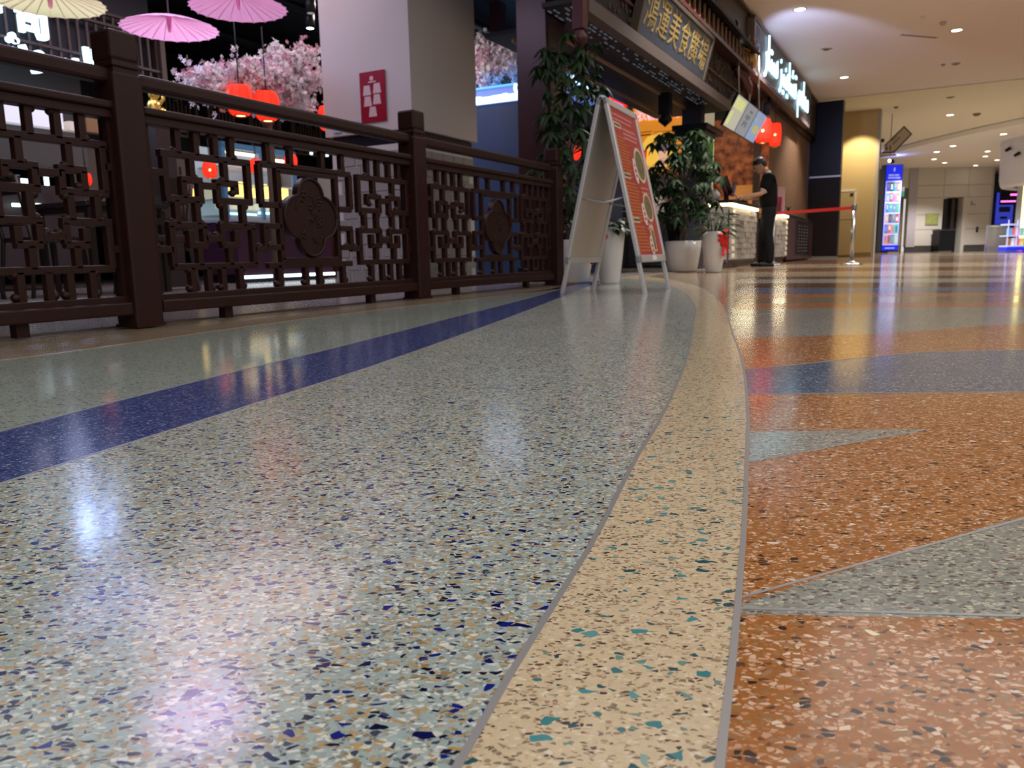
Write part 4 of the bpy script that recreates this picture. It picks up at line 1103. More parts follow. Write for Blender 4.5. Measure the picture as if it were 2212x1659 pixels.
for k in range(8): pm.box(-.06, -.05, .35 + k * .045, .38 + k * .045, 2.34, 2.39)
pm.build('menu_print', INKP, mb_)
MB().box(.1, .2, -.05, 2.2, 0, 2.7).build('back_panel', mat('stall_dark', (0.02, 0.016, 0.018), 0.5), st)
MB().box(-.4, -.3, .2, 1.9, 0, 1.15).build('counter', mat('stall_counter', (0.3, 0.2, 0.12), 0.4), st)
# orange drinks poster stall
os_ = thing('drinks_stall', 'stall with a lit orange drinks poster above a white counter', 'stall', W(12.0, 1.2), TH)
OR1 = mat('poster_orange', c_((230, 130, 30)), 0.4, emit=(0.85, 0.30, 0.03), es=.7)
OR2 = mat('poster_yellow', c_((250, 200, 60)), 0.4, emit=(1.0, 0.58, 0.08), es=.8)
po = MB().box(0, .05, -.02, .98, 1.72, 2.98).build('drinks_poster', OR1, os_)
MB().prism([(.22, 1.86), (.40, 1.80), (.62, 1.80), (.80, 1.90), (.84, 2.16), (.7, 2.34), (.45, 2.40), (.25, 2.30), (.16, 2.1)], .0, .006, Matrix(((0, 0, -1, 0), (1, 0, 0, 0), (0, 1, 0, 0), (0, 0, 0, 1)))).build('yellow_glow', OR2, po)
MB().box(-.004, 0, -.02, .98, 1.72, 1.84).build('poster_foot', mat('poster_foot', c_((236, 150, 60)), 0.4, emit=(0.9, 0.42, 0.1), es=.7), po)
cupm = Matrix.Translation((-.012, .80, 1.80)) @ Matrix.Rotation(R(-90), 4, 'Z') @ Matrix.Rotation(R(90), 4, 'X')
MB().prism([(-.07, 0), (.07, 0), (.10, .30), (-.10, .32)], 0, .006, cupm).build('red_drink', mat('red_drink', (0.8, 0.05, 0.01), 0.4, emit=(0.9, 0.07, 0.01), es=.8), po)
cupm = Matrix.Translation((-.012, .40, 1.80)) @ Matrix.Rotation(R(-90), 4, 'Z') @ Matrix.Rotation(R(90), 4, 'X')
MB().prism([(-.075, 0), (.075, 0), (.11, .30), (-.11, .30)], 0, .006, cupm).build('milk_drink', mat('milk_drink', (0.8, 0.5, 0.3), 0.4, emit=(0.85, 0.5, 0.3), es=.8), po)
MB().prism([(.12 * cos(k * pi / 12), .30 + .12 * abs(sin(k * pi / 12)) if k <= 12 else .30 - .04 * abs(sin(k * pi / 12))) for k in range(24)], .006, .012, cupm).build('cream_top', mat('cream_top', (0.2, 0.13, 0.15), 0.4, emit=(0.3, 0.2, 0.26), es=.5), po)
PKT = mat('poster_pink_text', (0.9, 0.7, 0.8), 0.4, emit=(0.9, 0.62, 0.75), es=.85)
for i, ch in enumerate('浓香奶茶'): text(ch, .25, PKT, po, (-.02, .83 - .235 * i, 2.72), FACE_S, 'character', .003, .004)
pm = MB()
for (y0, y1, z, h_) in [(.62, .90, 2.42, .015), (.64, .86, 2.36, .03), (.22, .56, 2.40, .012), (.18, .6, 2.36, .012), (.2, .58, 2.28, .03), (.02, .2, 2.46, .012), (.02, .16, 2.40, .03)]:
    y = y0
    while y < y1: pm.box(-.006, 0, y, y + .022, z, z + h_); y += .03
pm.build('small_print', mat('poster_print', (0.25, 0.12, 0.03), 0.5), po)
MB().box(.05, .2, -.1, 2.4, 0, 3.14).build('back_panel', mat('pink_grey_wall', (0.42, 0.36, 0.36), 0.6), os_)
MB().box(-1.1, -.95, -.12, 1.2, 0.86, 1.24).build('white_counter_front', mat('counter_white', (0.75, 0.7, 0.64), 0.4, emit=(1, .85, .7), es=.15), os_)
sbk = MB().box(-1.08, -.9, -.12, 1.5, 0, .86).build('brick_base', mat('slate_mortar', (0.05, 0.055, 0.07), 0.7), os_)
brk = MB().box(-.015, 0, -.075, .075, -.02, .02, ch=.003).mesh('brick', mat('slate_brick', (0.10, 0.11, 0.15), 0.5, noise=0.5, nscale=6))
for r_ in range(15):
    for k in range(10):
        obj('brick', brk, sbk, (-1.078, -.03 + k * .158 + (.06 if r_ % 2 else 0), .06 + r_ * .05))
hb_ = MB()
for k in range(7): hb_.ell((-.93 + rng.uniform(-.03, .03), .1 + k * .1, .84 + rng.uniform(-.02, .02)), (.03, .04, .022), 8, 5)
hb_.build('counter_lights', mat('warm_counter_light', (1, 1, .7), 0.5, emit=(1, .92, .6), es=2.5), os_)
t = thing('strip_poster', 'narrow tall white and green poster behind the large money tree', 'poster', W(11.6, .80), TH)
MB().box(0, .02, -.2, .05, 1.3, 2.62).build('sheet', mat('strip_cream', (0.7, 0.62, 0.45), 0.5, emit=(.8, .7, .45), es=.35), t)
MB().box(-.004, 0, -.2, .05, 1.75, 2.2).build('green_print', mat('strip_green', (0.12, 0.25, 0.07), 0.5, emit=(.12, .3, .06), es=.3), t)
t = thing('globe_lamp', 'bright round lamp hanging in front of the orange drinks poster', 'lamp', W(11.2, 1.42, 2.80), TH)
MB().ell((0, 0, 0), (.05, .05, .045), 12, 8).build('globe', mat('lamp_white', (1, 1, 1), 0.5, emit=(1, .9, .75), es=6.0), t)
MB().tube([(0, 0, .04), (0, 0, .6)], .006, 5).build('cord', BLACK, t)

# =================================================================== END STALL: MURAL, COUNTER, SCREENS
mu = sthing('wall_left', loc=W(14.2, 0), rz=TH)
MURM = bpy.data.materials.new('mural_landscape'); MURM.use_nodes = True
nt = MURM.node_tree; b_ = nt.nodes['Principled BSDF']; b_.inputs['Roughness'].default_value = .5
tc = nt.nodes.new('ShaderNodeTexCoord'); nz = nt.nodes.new('ShaderNodeTexNoise'); nz.inputs['Scale'].default_value = 7; nz.inputs['Detail'].default_value = 8
cr = nt.nodes.new('ShaderNodeValToRGB'); e = cr.color_ramp.elements
e[0].position = .36; e[0].color = (0.10, 0.018, 0.006, 1); e[1].position = .62; e[1].color = (0.42, 0.13, 0.035, 1)
nt.links.new(tc.outputs['Object'], nz.inputs['Vector']); nt.links.new(nz.outputs[0], cr.inputs[0]); nt.links.new(cr.outputs[0], b_.inputs['Base Color'])
nt.links.new(cr.outputs[0], b_.inputs['Emission Color']); b_.inputs['Emission Strength'].default_value = .12
MB().box(0, .1, .16, 3.0, 0.9, 2.86).build('mural', MURM, mu, label='red brown landscape mural')
MB().box(-.01, 0, .22, .95, 1.0, 1.56).build('mural_glow', mat('mural_amber', (0.5, 0.2, 0.05), 0.5, emit=(.9, .38, .08), es=.22, noise=.5, nscale=5), mu)
MB().box(0, .1, .16, 3.0, 2.86, 3.7).build('mural_head', BLACK, mu)
MB().box(0, .1, .16, 3.0, 0, .9).build('low_wall', MATS['pier_brown'], mu)
rcs = sthing('ceiling', loc=W(10.6, 0), rz=TH)
MB().box(0, 9.9, .22, 3.2, 3.16, 3.2).build('stall_soffit', mat('stall_soffit', (0.04, 0.02, 0.016), 0.4), rcs)
for k in range(5):
    MB().lathe([(.001, 0), (.06, 0), (.065, .02)], 14, Matrix.Translation((2.2 + k * 1.2, .5 + .1 * (k % 2), 3.145))).build('recessed_fitting', BLACK, rcs)

STONEM = mat('counter_stone', (0.34, 0.31, 0.28), 0.5, noise=0.5, nscale=10, bump=1.0, bscale=25)
MORT = mat('counter_backing', (0.14, 0.12, 0.11), 0.7)
def stone_face(parent, x0, x1, z0, z1, axis, rng, nx, nz_):
    me = [MB().box(-.5, .5, -.02 - .008 * i, 0, -.5, .5, ch=.012).mesh('stone', STONEM) for i in range(3)]
    dx = (x1 - x0) / nx; dz = (z1 - z0) / nz_
    for r_ in range(nz_):
        for k in range(nx):
            if axis == 'v': o = obj('stone', me[rng.randrange(3)], parent, (x0 + dx * (k + .5), 0.0, z0 + dz * (r_ + .5)))
            else: o = obj('stone', me[rng.randrange(3)], parent, (0.0, x0 + dx * (k + .5), z0 + dz * (r_ + .5)), (0, 0, R(-90)))
            o.scale = (dx * .97, 1, dz * .95)
def counter(s0, s1, label, D=.5):
    t = thing('service_counter', label, 'counter', W(s0, .05), TH)
    L = s1 - s0; r = random.Random(int(s0))
    MB().box(.02, L, .02, D, .08, .99).build('carcass', MORT, t)
    stone_face(t, .02, L - .02, .12, .93, 'v', r, max(3, int(L / .16)), 9)
    MB().box(.04, L - .02, .04, D, 0, .12).build('plinth', mat('kick_brown', (0.08, 0.05, 0.04), 0.5), t)
    MB().box(-.04, L + .04, -.06, D + .01, 1.0, 1.05, ch=.004).build('worktop', BLACK, t)
    MB().box(-.02, L + .02, -.045, D, .955, 1.0).build('light_strip', mat('counter_led', (1, .95, .8), 0.5, emit=(1.0, .86, .52), es=3.2), t)
    # pale bottle-shaped inlays
    bt = MB().lathe([(.022, -.05), (.028, -.02), (.022, .03), (.01, .05)], 8).mesh('inlay', mat('inlay_cream', (0.6, 0.54, 0.42), 0.4))
    xs = [.12, .2] if s0 < 12 else [L - .2, L - .12]
    for x in xs:
        for k in range(7): obj('inlay', bt, t, (x, -.03, .18 + k * .11))
    lamp('counter_led_lamp', 'AREA', W((s0 + s1) / 2, .05 - .05, .95), 5, (1, .85, .55), L * .9, (R(-25), 0, TH), shape='RECTANGLE', sy=.05)
    return t
c1 = counter(10.45, 12.55, 'service counter with a lit edge and rough stone front, where the man in black stands')
stone_face(c1, .02, .5, .12, .93, 's', random.Random(2), 3, 9)
counter(14.36, 16.0, 'service counter with a lit edge and rough stone front behind the red belt barrier', .2)
bn = thing('drinks_cabinet', 'dark red brown cabinet with faint lettering beside the farther stone counter', 'cabinet', W(16.1, .03), TH)
MB().box(0, 4.2, 0, .22, .04, 1.0, ch=.004).build('body', mat('maroon_cabinet', (0.05, 0.012, 0.01), 0.35), bn)
MB().box(1.2, 3.6, -.012, 0, .16, .95).build('glass_door', mat('dark_glass', (0.03, 0.025, 0.025), 0.15), bn)
pm = MB()
for k in range(9):
    for j in range(4): pm.box(1.5 + j * .45 + rng.uniform(0, .1), 1.7 + j * .45 + rng.uniform(0, .1), -.018, -.012, .22 + k * .075, .245 + k * .075)
pm.build('faint_print', mat('faint_print', (0.12, 0.10, 0.09), 0.5), bn)
MB().box(-.02, 4.22, -.02, .22, 1.0, 1.04).build('top', BLACK, bn)
pg = thing('acrylic_holder', 'pink translucent leaflet holder standing on the counter right of the man', 'holder', W(15.1, .12, 1.05), TH)
MB().box(-.1, .12, -.12, .09, 0, .30).build('pink_pack', mat('pink_pack', c_((170, 60, 88)), 0.3, noise=.3, nscale=8), pg)
MB().box(-.1, .1, -.15, .12, .0, .50).build('clear_box', mat('clear_pinkish', (0.8, 0.55, 0.6), 0.08, alpha=.38), pg)
tp = thing('succulent_pot', 'tiny plant in a black and white pot on the farther counter', 'plant', W(16.8, .14, 1.04), TH)
MB().lathe([(.05, 0), (.06, .05), (.06, .055)], 12).build('pot', BLACK, tp)
MB().lathe([(.06, .055), (.062, .08), (.05, .08)], 12).build('rim', WHITEP, tp)
lf = MB()
for k in range(14): lf.bar((0, 0, .07), (.06 * cos(k * 2.4) * (k % 3 + 1) / 3, .06 * sin(k * 2.4) * (k % 3 + 1) / 3, .14 + .03 * (k % 3)), .014, .004)
lf.build('leaves', LEAF2, tp)
# till
ps = thing('till_terminal', 'black point of sale terminals seen from behind on the counter', 'terminal', W(11.3, .30, 1.05), TH)
MB().box(-.12, .12, -.14, .16, 0, .02, ch=.004).build('base', BLACK, ps)
MB().box(-.03, .03, -.03, .03, 0, .2).build('stand', BLACK, ps)
MB().box(-.2, .2, -.012, .012, -.15, .15, Matrix.Translation((0, 0, .26)) @ Matrix.Rotation(R(-22), 4, 'X') @ Matrix.Rotation(R(30), 4, 'Z'), ch=.006).build('screen', BLACK, ps)
MB().box(-.1, .1, -.01, .01, -.1, .12, Matrix.Translation((.3, -.05, .22)) @ Matrix.Rotation(R(12), 4, 'X')).build('customer_display', mat('display_blue', (0.03, 0.035, 0.12), 0.25), ps)
MB().tube([(-.1, 0, .25), (-.05, -.05, .12), (.02, -.04, .04), (.08, 0, .02)], .008, 6).build('cable', REDP, ps)
cp = thing('counter_box', 'black card machine box on the counter beside the terminals', 'box', W(12.0, .2, 1.05), TH)
MB().box(-.1, .1, -.1, .1, 0, .1, ch=.006).build('body', BLACK, cp)
fb = thing('pale_bag', 'crumpled pale bag on the counter behind the terminals', 'bag', W(10.9, .42, 1.05), TH)
bgm = MB(); bgm.ell((0, 0, .101), (.14, .12, .10), 12, 8); bgm.ell((.06, -.02, .16), (.06, .05, .06), 8, 6); bgm.build('bag', mat('pale_plastic', (0.45, 0.44, 0.4), 0.5), fb)

# hanging menu screens, tilted towards the customers
tv = thing('menu_screens', 'row of three tilted menu screens hanging over the counter', 'screen', W(11.2, .0, 2.34), TH, rot=(R(28), 0, TH))
for i, (c0, c1_, nm) in enumerate([((0.62, 0.66, 0.55), (0.60, 0.66, 0.28), 'yellow menu page'), ((0.32, 0.38, 0.46), (0.10, 0.13, 0.15), 'grey menu page with dark characters'), ((0.32, 0.48, 0.80), (0.42, 0.42, 0.2), 'blue menu page with a fish dish')]):
    x0 = -1.14 + i * .77
    sc_ = MB().box(x0, x0 + .75, -.02, .02, -.25, .25).build('screen', BLACK, tv, label=nm)
    MB().box(x0 + .015, x0 + .735, -.024, -.02, -.235, .235).build('picture', mat('menu_lit_%d' % i, c0, 0.3, emit=c0, es=.42), sc_)
    em = mat('menu_print_%d' % i, c1_, 0.4, emit=c1_, es=.7)
    pm = MB()
    if i == 0:
        pm.box(x0 + .03, x0 + .60, -.026, -.024, .06, .20); pm.box(x0 + .03, x0 + .2, -.026, -.024, -.2, .0)
    if i == 1:
        for k in range(6): pm.box(x0 + .2 + (k % 3) * .1, x0 + .27 + (k % 3) * .1, -.026, -.024, .02 - (k // 3) * .1 - .03 * (k % 2), .08 - (k // 3) * .1)
        pm.box(x0 + .3, x0 + .5, -.026, -.024, .12, .16)
    if i == 2:
        pm.prism([(x0 + .42 + .24 * cos(k * pi / 10), -.04 + .07 * sin(k * pi / 10)) for k in range(20)], .024, .026, Matrix.Rotation(R(90), 4, 'X'))
        pm.box(x0 + .1, x0 + .2, -.026, -.024, .08, .13)
    pm.build('print', em, sc_)
MB().box(-1.16, 1.16, .02, .05, .18, .24).build('mount_rail', STEEL, tv)
for x in (-.8, .0, .8): MB().tube([(x, .04, .2), (x, .04 + 0.55, 1.15)], .014, 6).build('hanger', STEEL, tv)

# =================================================================== PARASOLS
def parasol(label, loc, r, m, tilt=(0, 0, 0)):
    t = thing('paper_parasol', label, 'parasol', loc, 0, 'paper parasols hanging from the dark ceiling', rot=tilt)
    n = 24; vs = [(0, 0, .0)]; fs = []
    for j, (q, z) in enumerate([(.3, -.02), (.65, -.055), (1.0, -.10)]):
        for k in range(n * 2):
            a = pi * k / n; rr = r * q * (1.0 if k % 2 == 0 else (.985 if j < 2 else .96))
            vs.append((rr * cos(a), rr * sin(a), z * r / .35))
    N2 = n * 2
    for k in range(N2): fs.append((0, 1 + k, 1 + (k + 1) % N2))
    for j in range(2):
        for k in range(N2):
            a_ = 1 + j * N2; fs.append((a_ + k, a_ + N2 + k, a_ + N2 + (k + 1) % N2, a_ + (k + 1) % N2))
    MB().add(vs, fs).build('canopy', m, t)
    rb = MB()
    for k in range(n):
        a = 2 * pi * k / n
        rb.bar((.02 * cos(a), .02 * sin(a), -.004), (r * cos(a), r * sin(a), -.104 * r / .35), .003, .004)
    rb.build('ribs', mat('parasol_rib', (0.75, 0.4, 0.55), 0.6), t)
    MB().lathe([(.006, -.13), (.012, -.125), (.014, -.10), (.022, -.02), (.008, 0)], 10).build('hub', mat('parasol_hub', (0.7, 0.25, 0.45), 0.6), t)
    MB().tube([(0, 0, 0), (0, 0, 1.4)], .006, 5).build('cord', mat('parasol_cord', (0.12, 0.10, 0.11), 0.6), t)
    return t
def papermat(name, col, es):
    m = mat(name, col, 0.7, noise=.10, nscale=5)
    b = m.node_tree.nodes['Principled BSDF']
    b.inputs['Subsurface Weight'].default_value = 0.0
    b.inputs['Emission Color'].default_value = (*col, 1); b.inputs['Emission Strength'].default_value = es
    return m
PKM = papermat('pink_oiled_paper', (0.80, 0.45, 0.72), 0.0)
CRM = papermat('cream_oiled_paper', (0.82, 0.84, 0.62), 0.0)
parasol('pink paper parasol hanging lower, in the middle of the three', W(2.29, 2.5, 2.12), .36, PKM)
parasol('pink paper parasol hanging higher, cut by the top edge of the picture', W(3.0, 2.5, 2.46), .40, PKM)
parasol('cream paper parasol at the top left corner above the glowing Chinese sign', W(1.36, 2.5, 2.06), .34, CRM)
lamp('parasol_fill_lamp', 'SPOT', W(2.6, 2.3, 1.0), 60, (1.0, 0.80, 1.0), .1, (R(180), 0, 0), 100)  # added unseen lamps below the parasols to brighten them, no fixtures
lamp('parasol_fill_lamp', 'SPOT', W(1.3, 2.4, 1.1), 30, (1.0, 0.95, 0.8), .1, (R(180), 0, 0), 70)

# =================================================================== CHERRY BLOSSOM
PETW = mat('white_petals', (0.86, 0.80, 0.84), 0.7); PETP = mat('pink_petals', (0.75, 0.38, 0.5), 0.7); PETG = mat('blossom_leaf', (0.18, 0.24, 0.06), 0.6)
def blossom(label, s, v, tips, seed, nflow=1100, root_z=0.0):
    rng = random.Random(seed)
    t = thing('cherry_blossom_tree', label, 'tree', W(s, v), TH)
    br = MB(); pts_all = []
    trunk = [(0, 0, root_z), (.03, .02, max(1.0, root_z + .05)), (0, 0, max(1.7, root_z + .12))]
    br.tube(trunk, [.06, .05, .04] if root_z < 1 else [.03, .02, .02], 8)
    for tp_ in tips:
        zb = max(1.7, root_z + .1)
        m1 = (tp_[0] * .4, tp_[1] * .4, zb + (tp_[2] - zb) * .65 + .1)
        br.tube([(0, 0, zb - .1), m1, tp_], [.03, .02, .008] if root_z < 1 else [.012, .01, .005], 6)
        for k in range(70):
            q = rng.uniform(.3, 1.05); c = Vector(m1).lerp(Vector(tp_), min(1, max(0, (q - .4) / .6)))
            pts_all.append(c)
    br.build('branches', TRUNK, t)
    mbs = [MB(), MB(), MB()]
    clusters = [rng.choice(pts_all) + Vector((rng.gauss(0, .07), rng.gauss(0, .07), rng.gauss(-.03, .06))) for _ in range(nflow // 7)]
    for c in clusters:
        kind = 1 if rng.random() < .20 else 0
        for k in range(7):
            p = c + Vector((rng.gauss(0, .032), rng.gauss(0, .032), rng.gauss(0, .034)))
            rot = Euler((rng.uniform(0, 6.3), rng.uniform(0, 6.3), rng.uniform(0, 6.3))).to_matrix().to_4x4()
            A_ = Matrix.Translation(p) @ rot
            vs = [(0, 0, 0)]; fs = []
            R_ = rng.uniform(.022, .031)
            for j in range(5):
                a = j * 2 * pi / 5
                b0 = len(vs)
                vs += [(R_ * .7 * cos(a - .45), R_ * .7 * sin(a - .45), .005), (R_ * cos(a), R_ * sin(a), .010), (R_ * .7 * cos(a + .45), R_ * .7 * sin(a + .45), .005)]
                fs.append((0, b0, b0 + 1, b0 + 2))
            mbs[kind].add(vs, fs, False, A_)
        if rng.random() < .3:
            A_ = Matrix.Translation(c + Vector((0, 0, .04))) @ Euler((rng.uniform(0, 6), rng.uniform(0, 6), 0)).to_matrix().to_4x4()
            mbs[2].add([(0, -.01, 0), (.03, 0, 0), (0, .01, 0), (-.02, 0, .002)], [(0, 1, 2, 3)], False, A_)
    mbs[0].build('blossoms', PETW, t, kind='stuff'); mbs[1].build('pink_blossoms', PETP, t, kind='stuff'); mbs[2].build('leaves', PETG, t, kind='stuff')
blossom('white and pink cherry blossom tree left of the white column', 4.15, 3.4, [(-.95, 0, 1.98), (-.75, .1, 2.05), (-.45, -.1, 2.16), (-.15, .0, 2.12), (.15, -.1, 2.25), (.4, .1, 2.42), (.65, 0, 2.52), (.75, -.1, 2.26), (.7, .1, 2.0), (-.35, .1, 1.98), (.35, 0, 1.98), (.0, .1, 1.98), (-.85, 0, 1.9)], 1, 6500)
blossom('cherry blossom tree between the white column and the pillar', 7.25, 2.25, [(.0, .50, 3.05), (.0, .4, 2.85), (.1, .15, 2.82), (.1, -.1, 2.85), (.1, -.3, 2.9), (.0, -.25, 2.7), (.0, .3, 2.65), (0, -.35, 2.6), (0, .15, 2.6), (0, .45, 2.95), (.0, .4, 2.55)], 2, 4200, 2.40)

# =================================================================== SUSHI STALL
sh = thing('sushi_stall', 'dark lattice fronted stall with a glowing white Chinese and Arabic sign at top left', 'stall', W(0, 5.0), TH)
MB().box(-6, 4.2, .15, .3, 2.27, 3.5).build('dark_backing', NAVYB, sh)
vb = MB().box(-.012, .012, -.012, .012, 0, .56).mesh('slat', LATT)
for k in range(40): obj('slat', vb, sh, (.2 + k * .102, .05, 2.27))
for z in (2.25, 2.36, 2.72, 2.83): MB().box(-4, 4.25, .02, .07, z, z + .025).build('lattice_rail', LATT, sh)
MB().box(4.2, 4.26, 0, .3, 2.2, 2.9).build('lattice_stile', LATT, sh)
MB().box(-6, 4.2, .3, 4, 3.45, 3.5).build('canopy_top', NAVYB, sh)
text('寿', .34, LEDBLUE, sh, (2.32, -.03, 2.60), FACE_V, 'character', .02, .012)
text('司', .34, LEDBLUE, sh, (2.75, -.03, 2.54), FACE_V, 'character', .02, .012)
text(ar('السوشي'), .36, LEDBLUE, sh, (3.42, -.03, 2.275), FACE_V, 'lettering', .02, .010, align='RIGHT', sx=1.12)
lamp('sign_glow_lamp', 'AREA', W(2.7, 4.8, 2.5), 16, (.35, .5, 1), .4, (R(90), 0, TH + pi), shape='SQUARE')
# counter body and lit fittings below the sign
GR1 = mat('stall_grey_panel', (0.09, 0.09, 0.088), 0.6); 
MB().box(-4, 3.3, .2, .5, .2, 1.05).build('counter_body', mat('stall_counter_dark', (0.03, 0.02, 0.022), 0.5), sh)
MB().box(-4, 3.6, .6, .7, 1.28, 2.28).build('back_panel', GR1, sh)
ls = mat('light_box_face', (0.7, 0.7, 0.75), 0.5, emit=(0.75, 0.76, 0.86), es=.55)
MB().box(2.30, 2.96, -.02, .1, 1.59, 1.80).build('light_box', ls, sh)
MB().box(3.02, 3.19, -.02, .1, 1.59, 1.68).build('takeaway_boxes', mat('box_beige', (0.7, 0.62, 0.55), .6, emit=(.7, .6, .5), es=.3), sh)
MB().box(3.21, 3.50, -.02, .1, 1.60, 1.74).build('brown_hood', mat('hood_brown', (0.30, 0.17, 0.08), .4), sh)
wb_ = mat('bright_screen', (0.9, 1, 1), 0.5, emit=(0.7, 0.95, 1.0), es=1.5)
for (a_, b2, z0, z1) in [(2.39, 2.46, 1.00, 1.13), (2.53, 2.70, 1.02, 1.09), (2.78, 2.82, 1.04, 1.15)]:
    MB().box(a_, b2, .1, .12, z0, z1).build('screen', wb_, sh)
lw = mat('green_white_led', (0.9, 1, 1), 0.5, emit=(0.7, 1.0, 0.9), es=3)
for (a_, b2, z) in [(2.45, 2.57, .82), (2.68, 2.80, .83)]: MB().box(a_, b2, .12, .14, z, z + .03).build('led_strip', lw, sh)
for (a_, b2, z) in [(3.15, 3.40, .78), (3.92, 4.15, .84)]: MB().box(a_, b2, .12, .2, z, z + .03).build('lit_shelf', mat('blue_white_shelf', (0.8, .9, 1), .4, emit=(.6, .8, 1.0), es=1.2), sh)
gf = thing('gold_figurine', 'small shiny gold figurine on a red stand, right of the nearest post', 'figurine', W(3.42, 4.2, 0), TH)
MB().box(-.09, .13, -.1, .1, 0, 1.66).build('cabinet', mat('figurine_cabinet', (0.025, 0.015, 0.015), 0.5), gf)
MB().box(-.10, .14, -.1, .1, 1.66, 1.70).build('red_stand', REDP, gf)
g = MB(); g.ell((0, 0, 1.79), (.07, .06, .09)); g.ell((0, -.01, 1.91), (.055, .05, .05)); g.ell((-.03, 0, 1.96), (.015, .01, .025)); g.ell((.03, 0, 1.96), (.015, .01, .025)); g.tube([(.05, 0, 1.82), (.10, -.02, 1.88), (.09, -.03, 1.96)], [.022, .02, .02], 6); g.ell((.10, .02, 1.76), (.05, .05, .05))
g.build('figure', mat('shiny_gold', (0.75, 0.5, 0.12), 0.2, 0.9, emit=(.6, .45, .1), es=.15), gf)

# wall lattice screens far back
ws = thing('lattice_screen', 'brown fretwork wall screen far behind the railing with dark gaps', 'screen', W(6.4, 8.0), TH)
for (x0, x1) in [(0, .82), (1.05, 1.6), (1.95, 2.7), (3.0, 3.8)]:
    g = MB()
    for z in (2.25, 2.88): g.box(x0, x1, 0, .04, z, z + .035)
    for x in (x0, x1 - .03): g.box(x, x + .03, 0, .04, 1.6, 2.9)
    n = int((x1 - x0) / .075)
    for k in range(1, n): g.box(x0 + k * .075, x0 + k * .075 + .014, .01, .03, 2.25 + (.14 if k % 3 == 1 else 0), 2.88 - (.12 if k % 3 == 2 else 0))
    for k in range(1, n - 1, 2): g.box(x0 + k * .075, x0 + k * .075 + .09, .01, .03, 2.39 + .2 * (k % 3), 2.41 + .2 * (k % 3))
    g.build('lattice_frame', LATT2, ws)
MB().box(-1, 5, .3, .35, .5, 3.6).build('backing', BLACK, ws)
MB().box(-2.2, 1.3, -1.2, -1.1, 0.9, 1.75).build('striped_blind', mat('striped_blind', (0.20, 0.16, 0.14), .7), ws)
cl = thing('curved_sign', 'small glowing white curved stall sign between the rails left of the white column', 'sign', W(8.2, 6.5, 2.12), TH)
g = MB()
for k in range(4): g.tube([(k * .22, 0, -.12 + .03 * k), (k * .22 + .05, 0, .0 + .03 * k), (k * .22 + .16, 0, .02 + .03 * k), (k * .22 + .18, 0, -.12)], .028, 6)
g.build('lit_letters', mat('soft_white_sign', (1, 1, 1), .5, emit=(.7, .85, 1), es=1.6), cl)

# =================================================================== DISPLAY CABINET AND COUNTERS
BLF = mat('blue_frame', c_((52, 92, 128)), 0.4, emit=(.05, .12, .2), es=.3)
dc = thing('display_cabinet', 'tall blue framed glass display cabinet with lit shelves behind the railing', 'cabinet', W(4.95, 5.0), TH)
fr = MB()
for (x0, x1, z0, z1) in [(0, .06, .70, 1.70), (1.22, 1.28, .70, 1.70), (0, 1.28, 1.64, 1.71), (0, 1.28, .70, .76), (.62, .66, .7, 1.66)]: fr.box(x0, x1, 0, .06, z0, z1)
fr.build('frame', BLF, dc)
MB().box(0, 1.28, .5, .55, .7, 1.7).build('back', mat('cabinet_back', (0.3, 0.36, 0.42), .5, emit=(.3, .42, .5), es=.35), dc)
g = MB()
for z in (.82, 1.02, 1.22, 1.42): g.box(.05, 1.23, .04, .5, z, z + .015)
g.build('shelves', mat('glass_shelf', (.5, .6, .65), .2), dc)
for (x0, x1, z, m) in [(.12, .58, 1.585, LEDWARM), (.72, 1.12, 1.56, LEDWARM), (.1, .55, .83, mat('cyan_led', (.5, .9, 1), .5, emit=(.35, .85, 1), es=3)), (.6, 1.2, .86, MATS['cyan_led'])]:
    MB().box(x0, x1, .05, .08, z, z + .03).build('light_tube', m, dc)
YG = mat('yellow_lit_goods', (0.9, 0.6, 0.15), .5, emit=(1.0, .68, .16), es=2.2, noise=.3, nscale=20)
for k in range(9): MB().box(.08 + k * .13, .18 + k * .13, .12, .22, 1.08, 1.08 + rng.uniform(.10, .18)).build('lit_goods', YG, dc)
for k in range(6): MB().box(.1 + k * .19, .22 + k * .19, .2, .3, .92, .92 + .08).build('lit_goods', mat('cream_goods', (.8, .7, .5), .5, emit=(.8, .65, .4), es=.5), dc)
MB().box(.06, 1.22, .01, .016, .76, 1.64).build('glass', mat('cabinet_glass', (.8, .9, .95), .03, alpha=.12), dc)
yc = thing('yellow_menu_board', 'glowing yellow board low behind the lattice, left of the blue display cabinet', 'board', W(5.2, 6.0), TH)
MB().box(.1, .42, 0, .05, .95, 1.22).build('lit_face', YG, yc)
MB().box(0, .9, .05, .1, .4, 1.5).build('back', mat('board_back', (.12, .07, .05), .6), yc)
pc = thing('purple_counter', 'purple glossy counter with a white light strip along its foot, seen through the lattice', 'counter', W(4.4, 4.25), TH)
MB().box(0, 1.6, 0, .6, .10, .70).build('front', mat('purple_front', c_((62, 34, 56)), .35), pc)
MB().box(0, 1.6, -.03, -.0, .05, .085).build('light_strip', mat('foot_led', (.9, .95, 1), .5, emit=(.75, .9, 1), es=2.5), pc)
MB().box(.05, 1.55, .05, .55, 0, .10).build('plinth', BLACK, pc)
MB().box(-.02, 1.62, -.03, .62, .70, .73).build('top', mat('counter_top_grey', (.35, .4, .5), .3), pc)

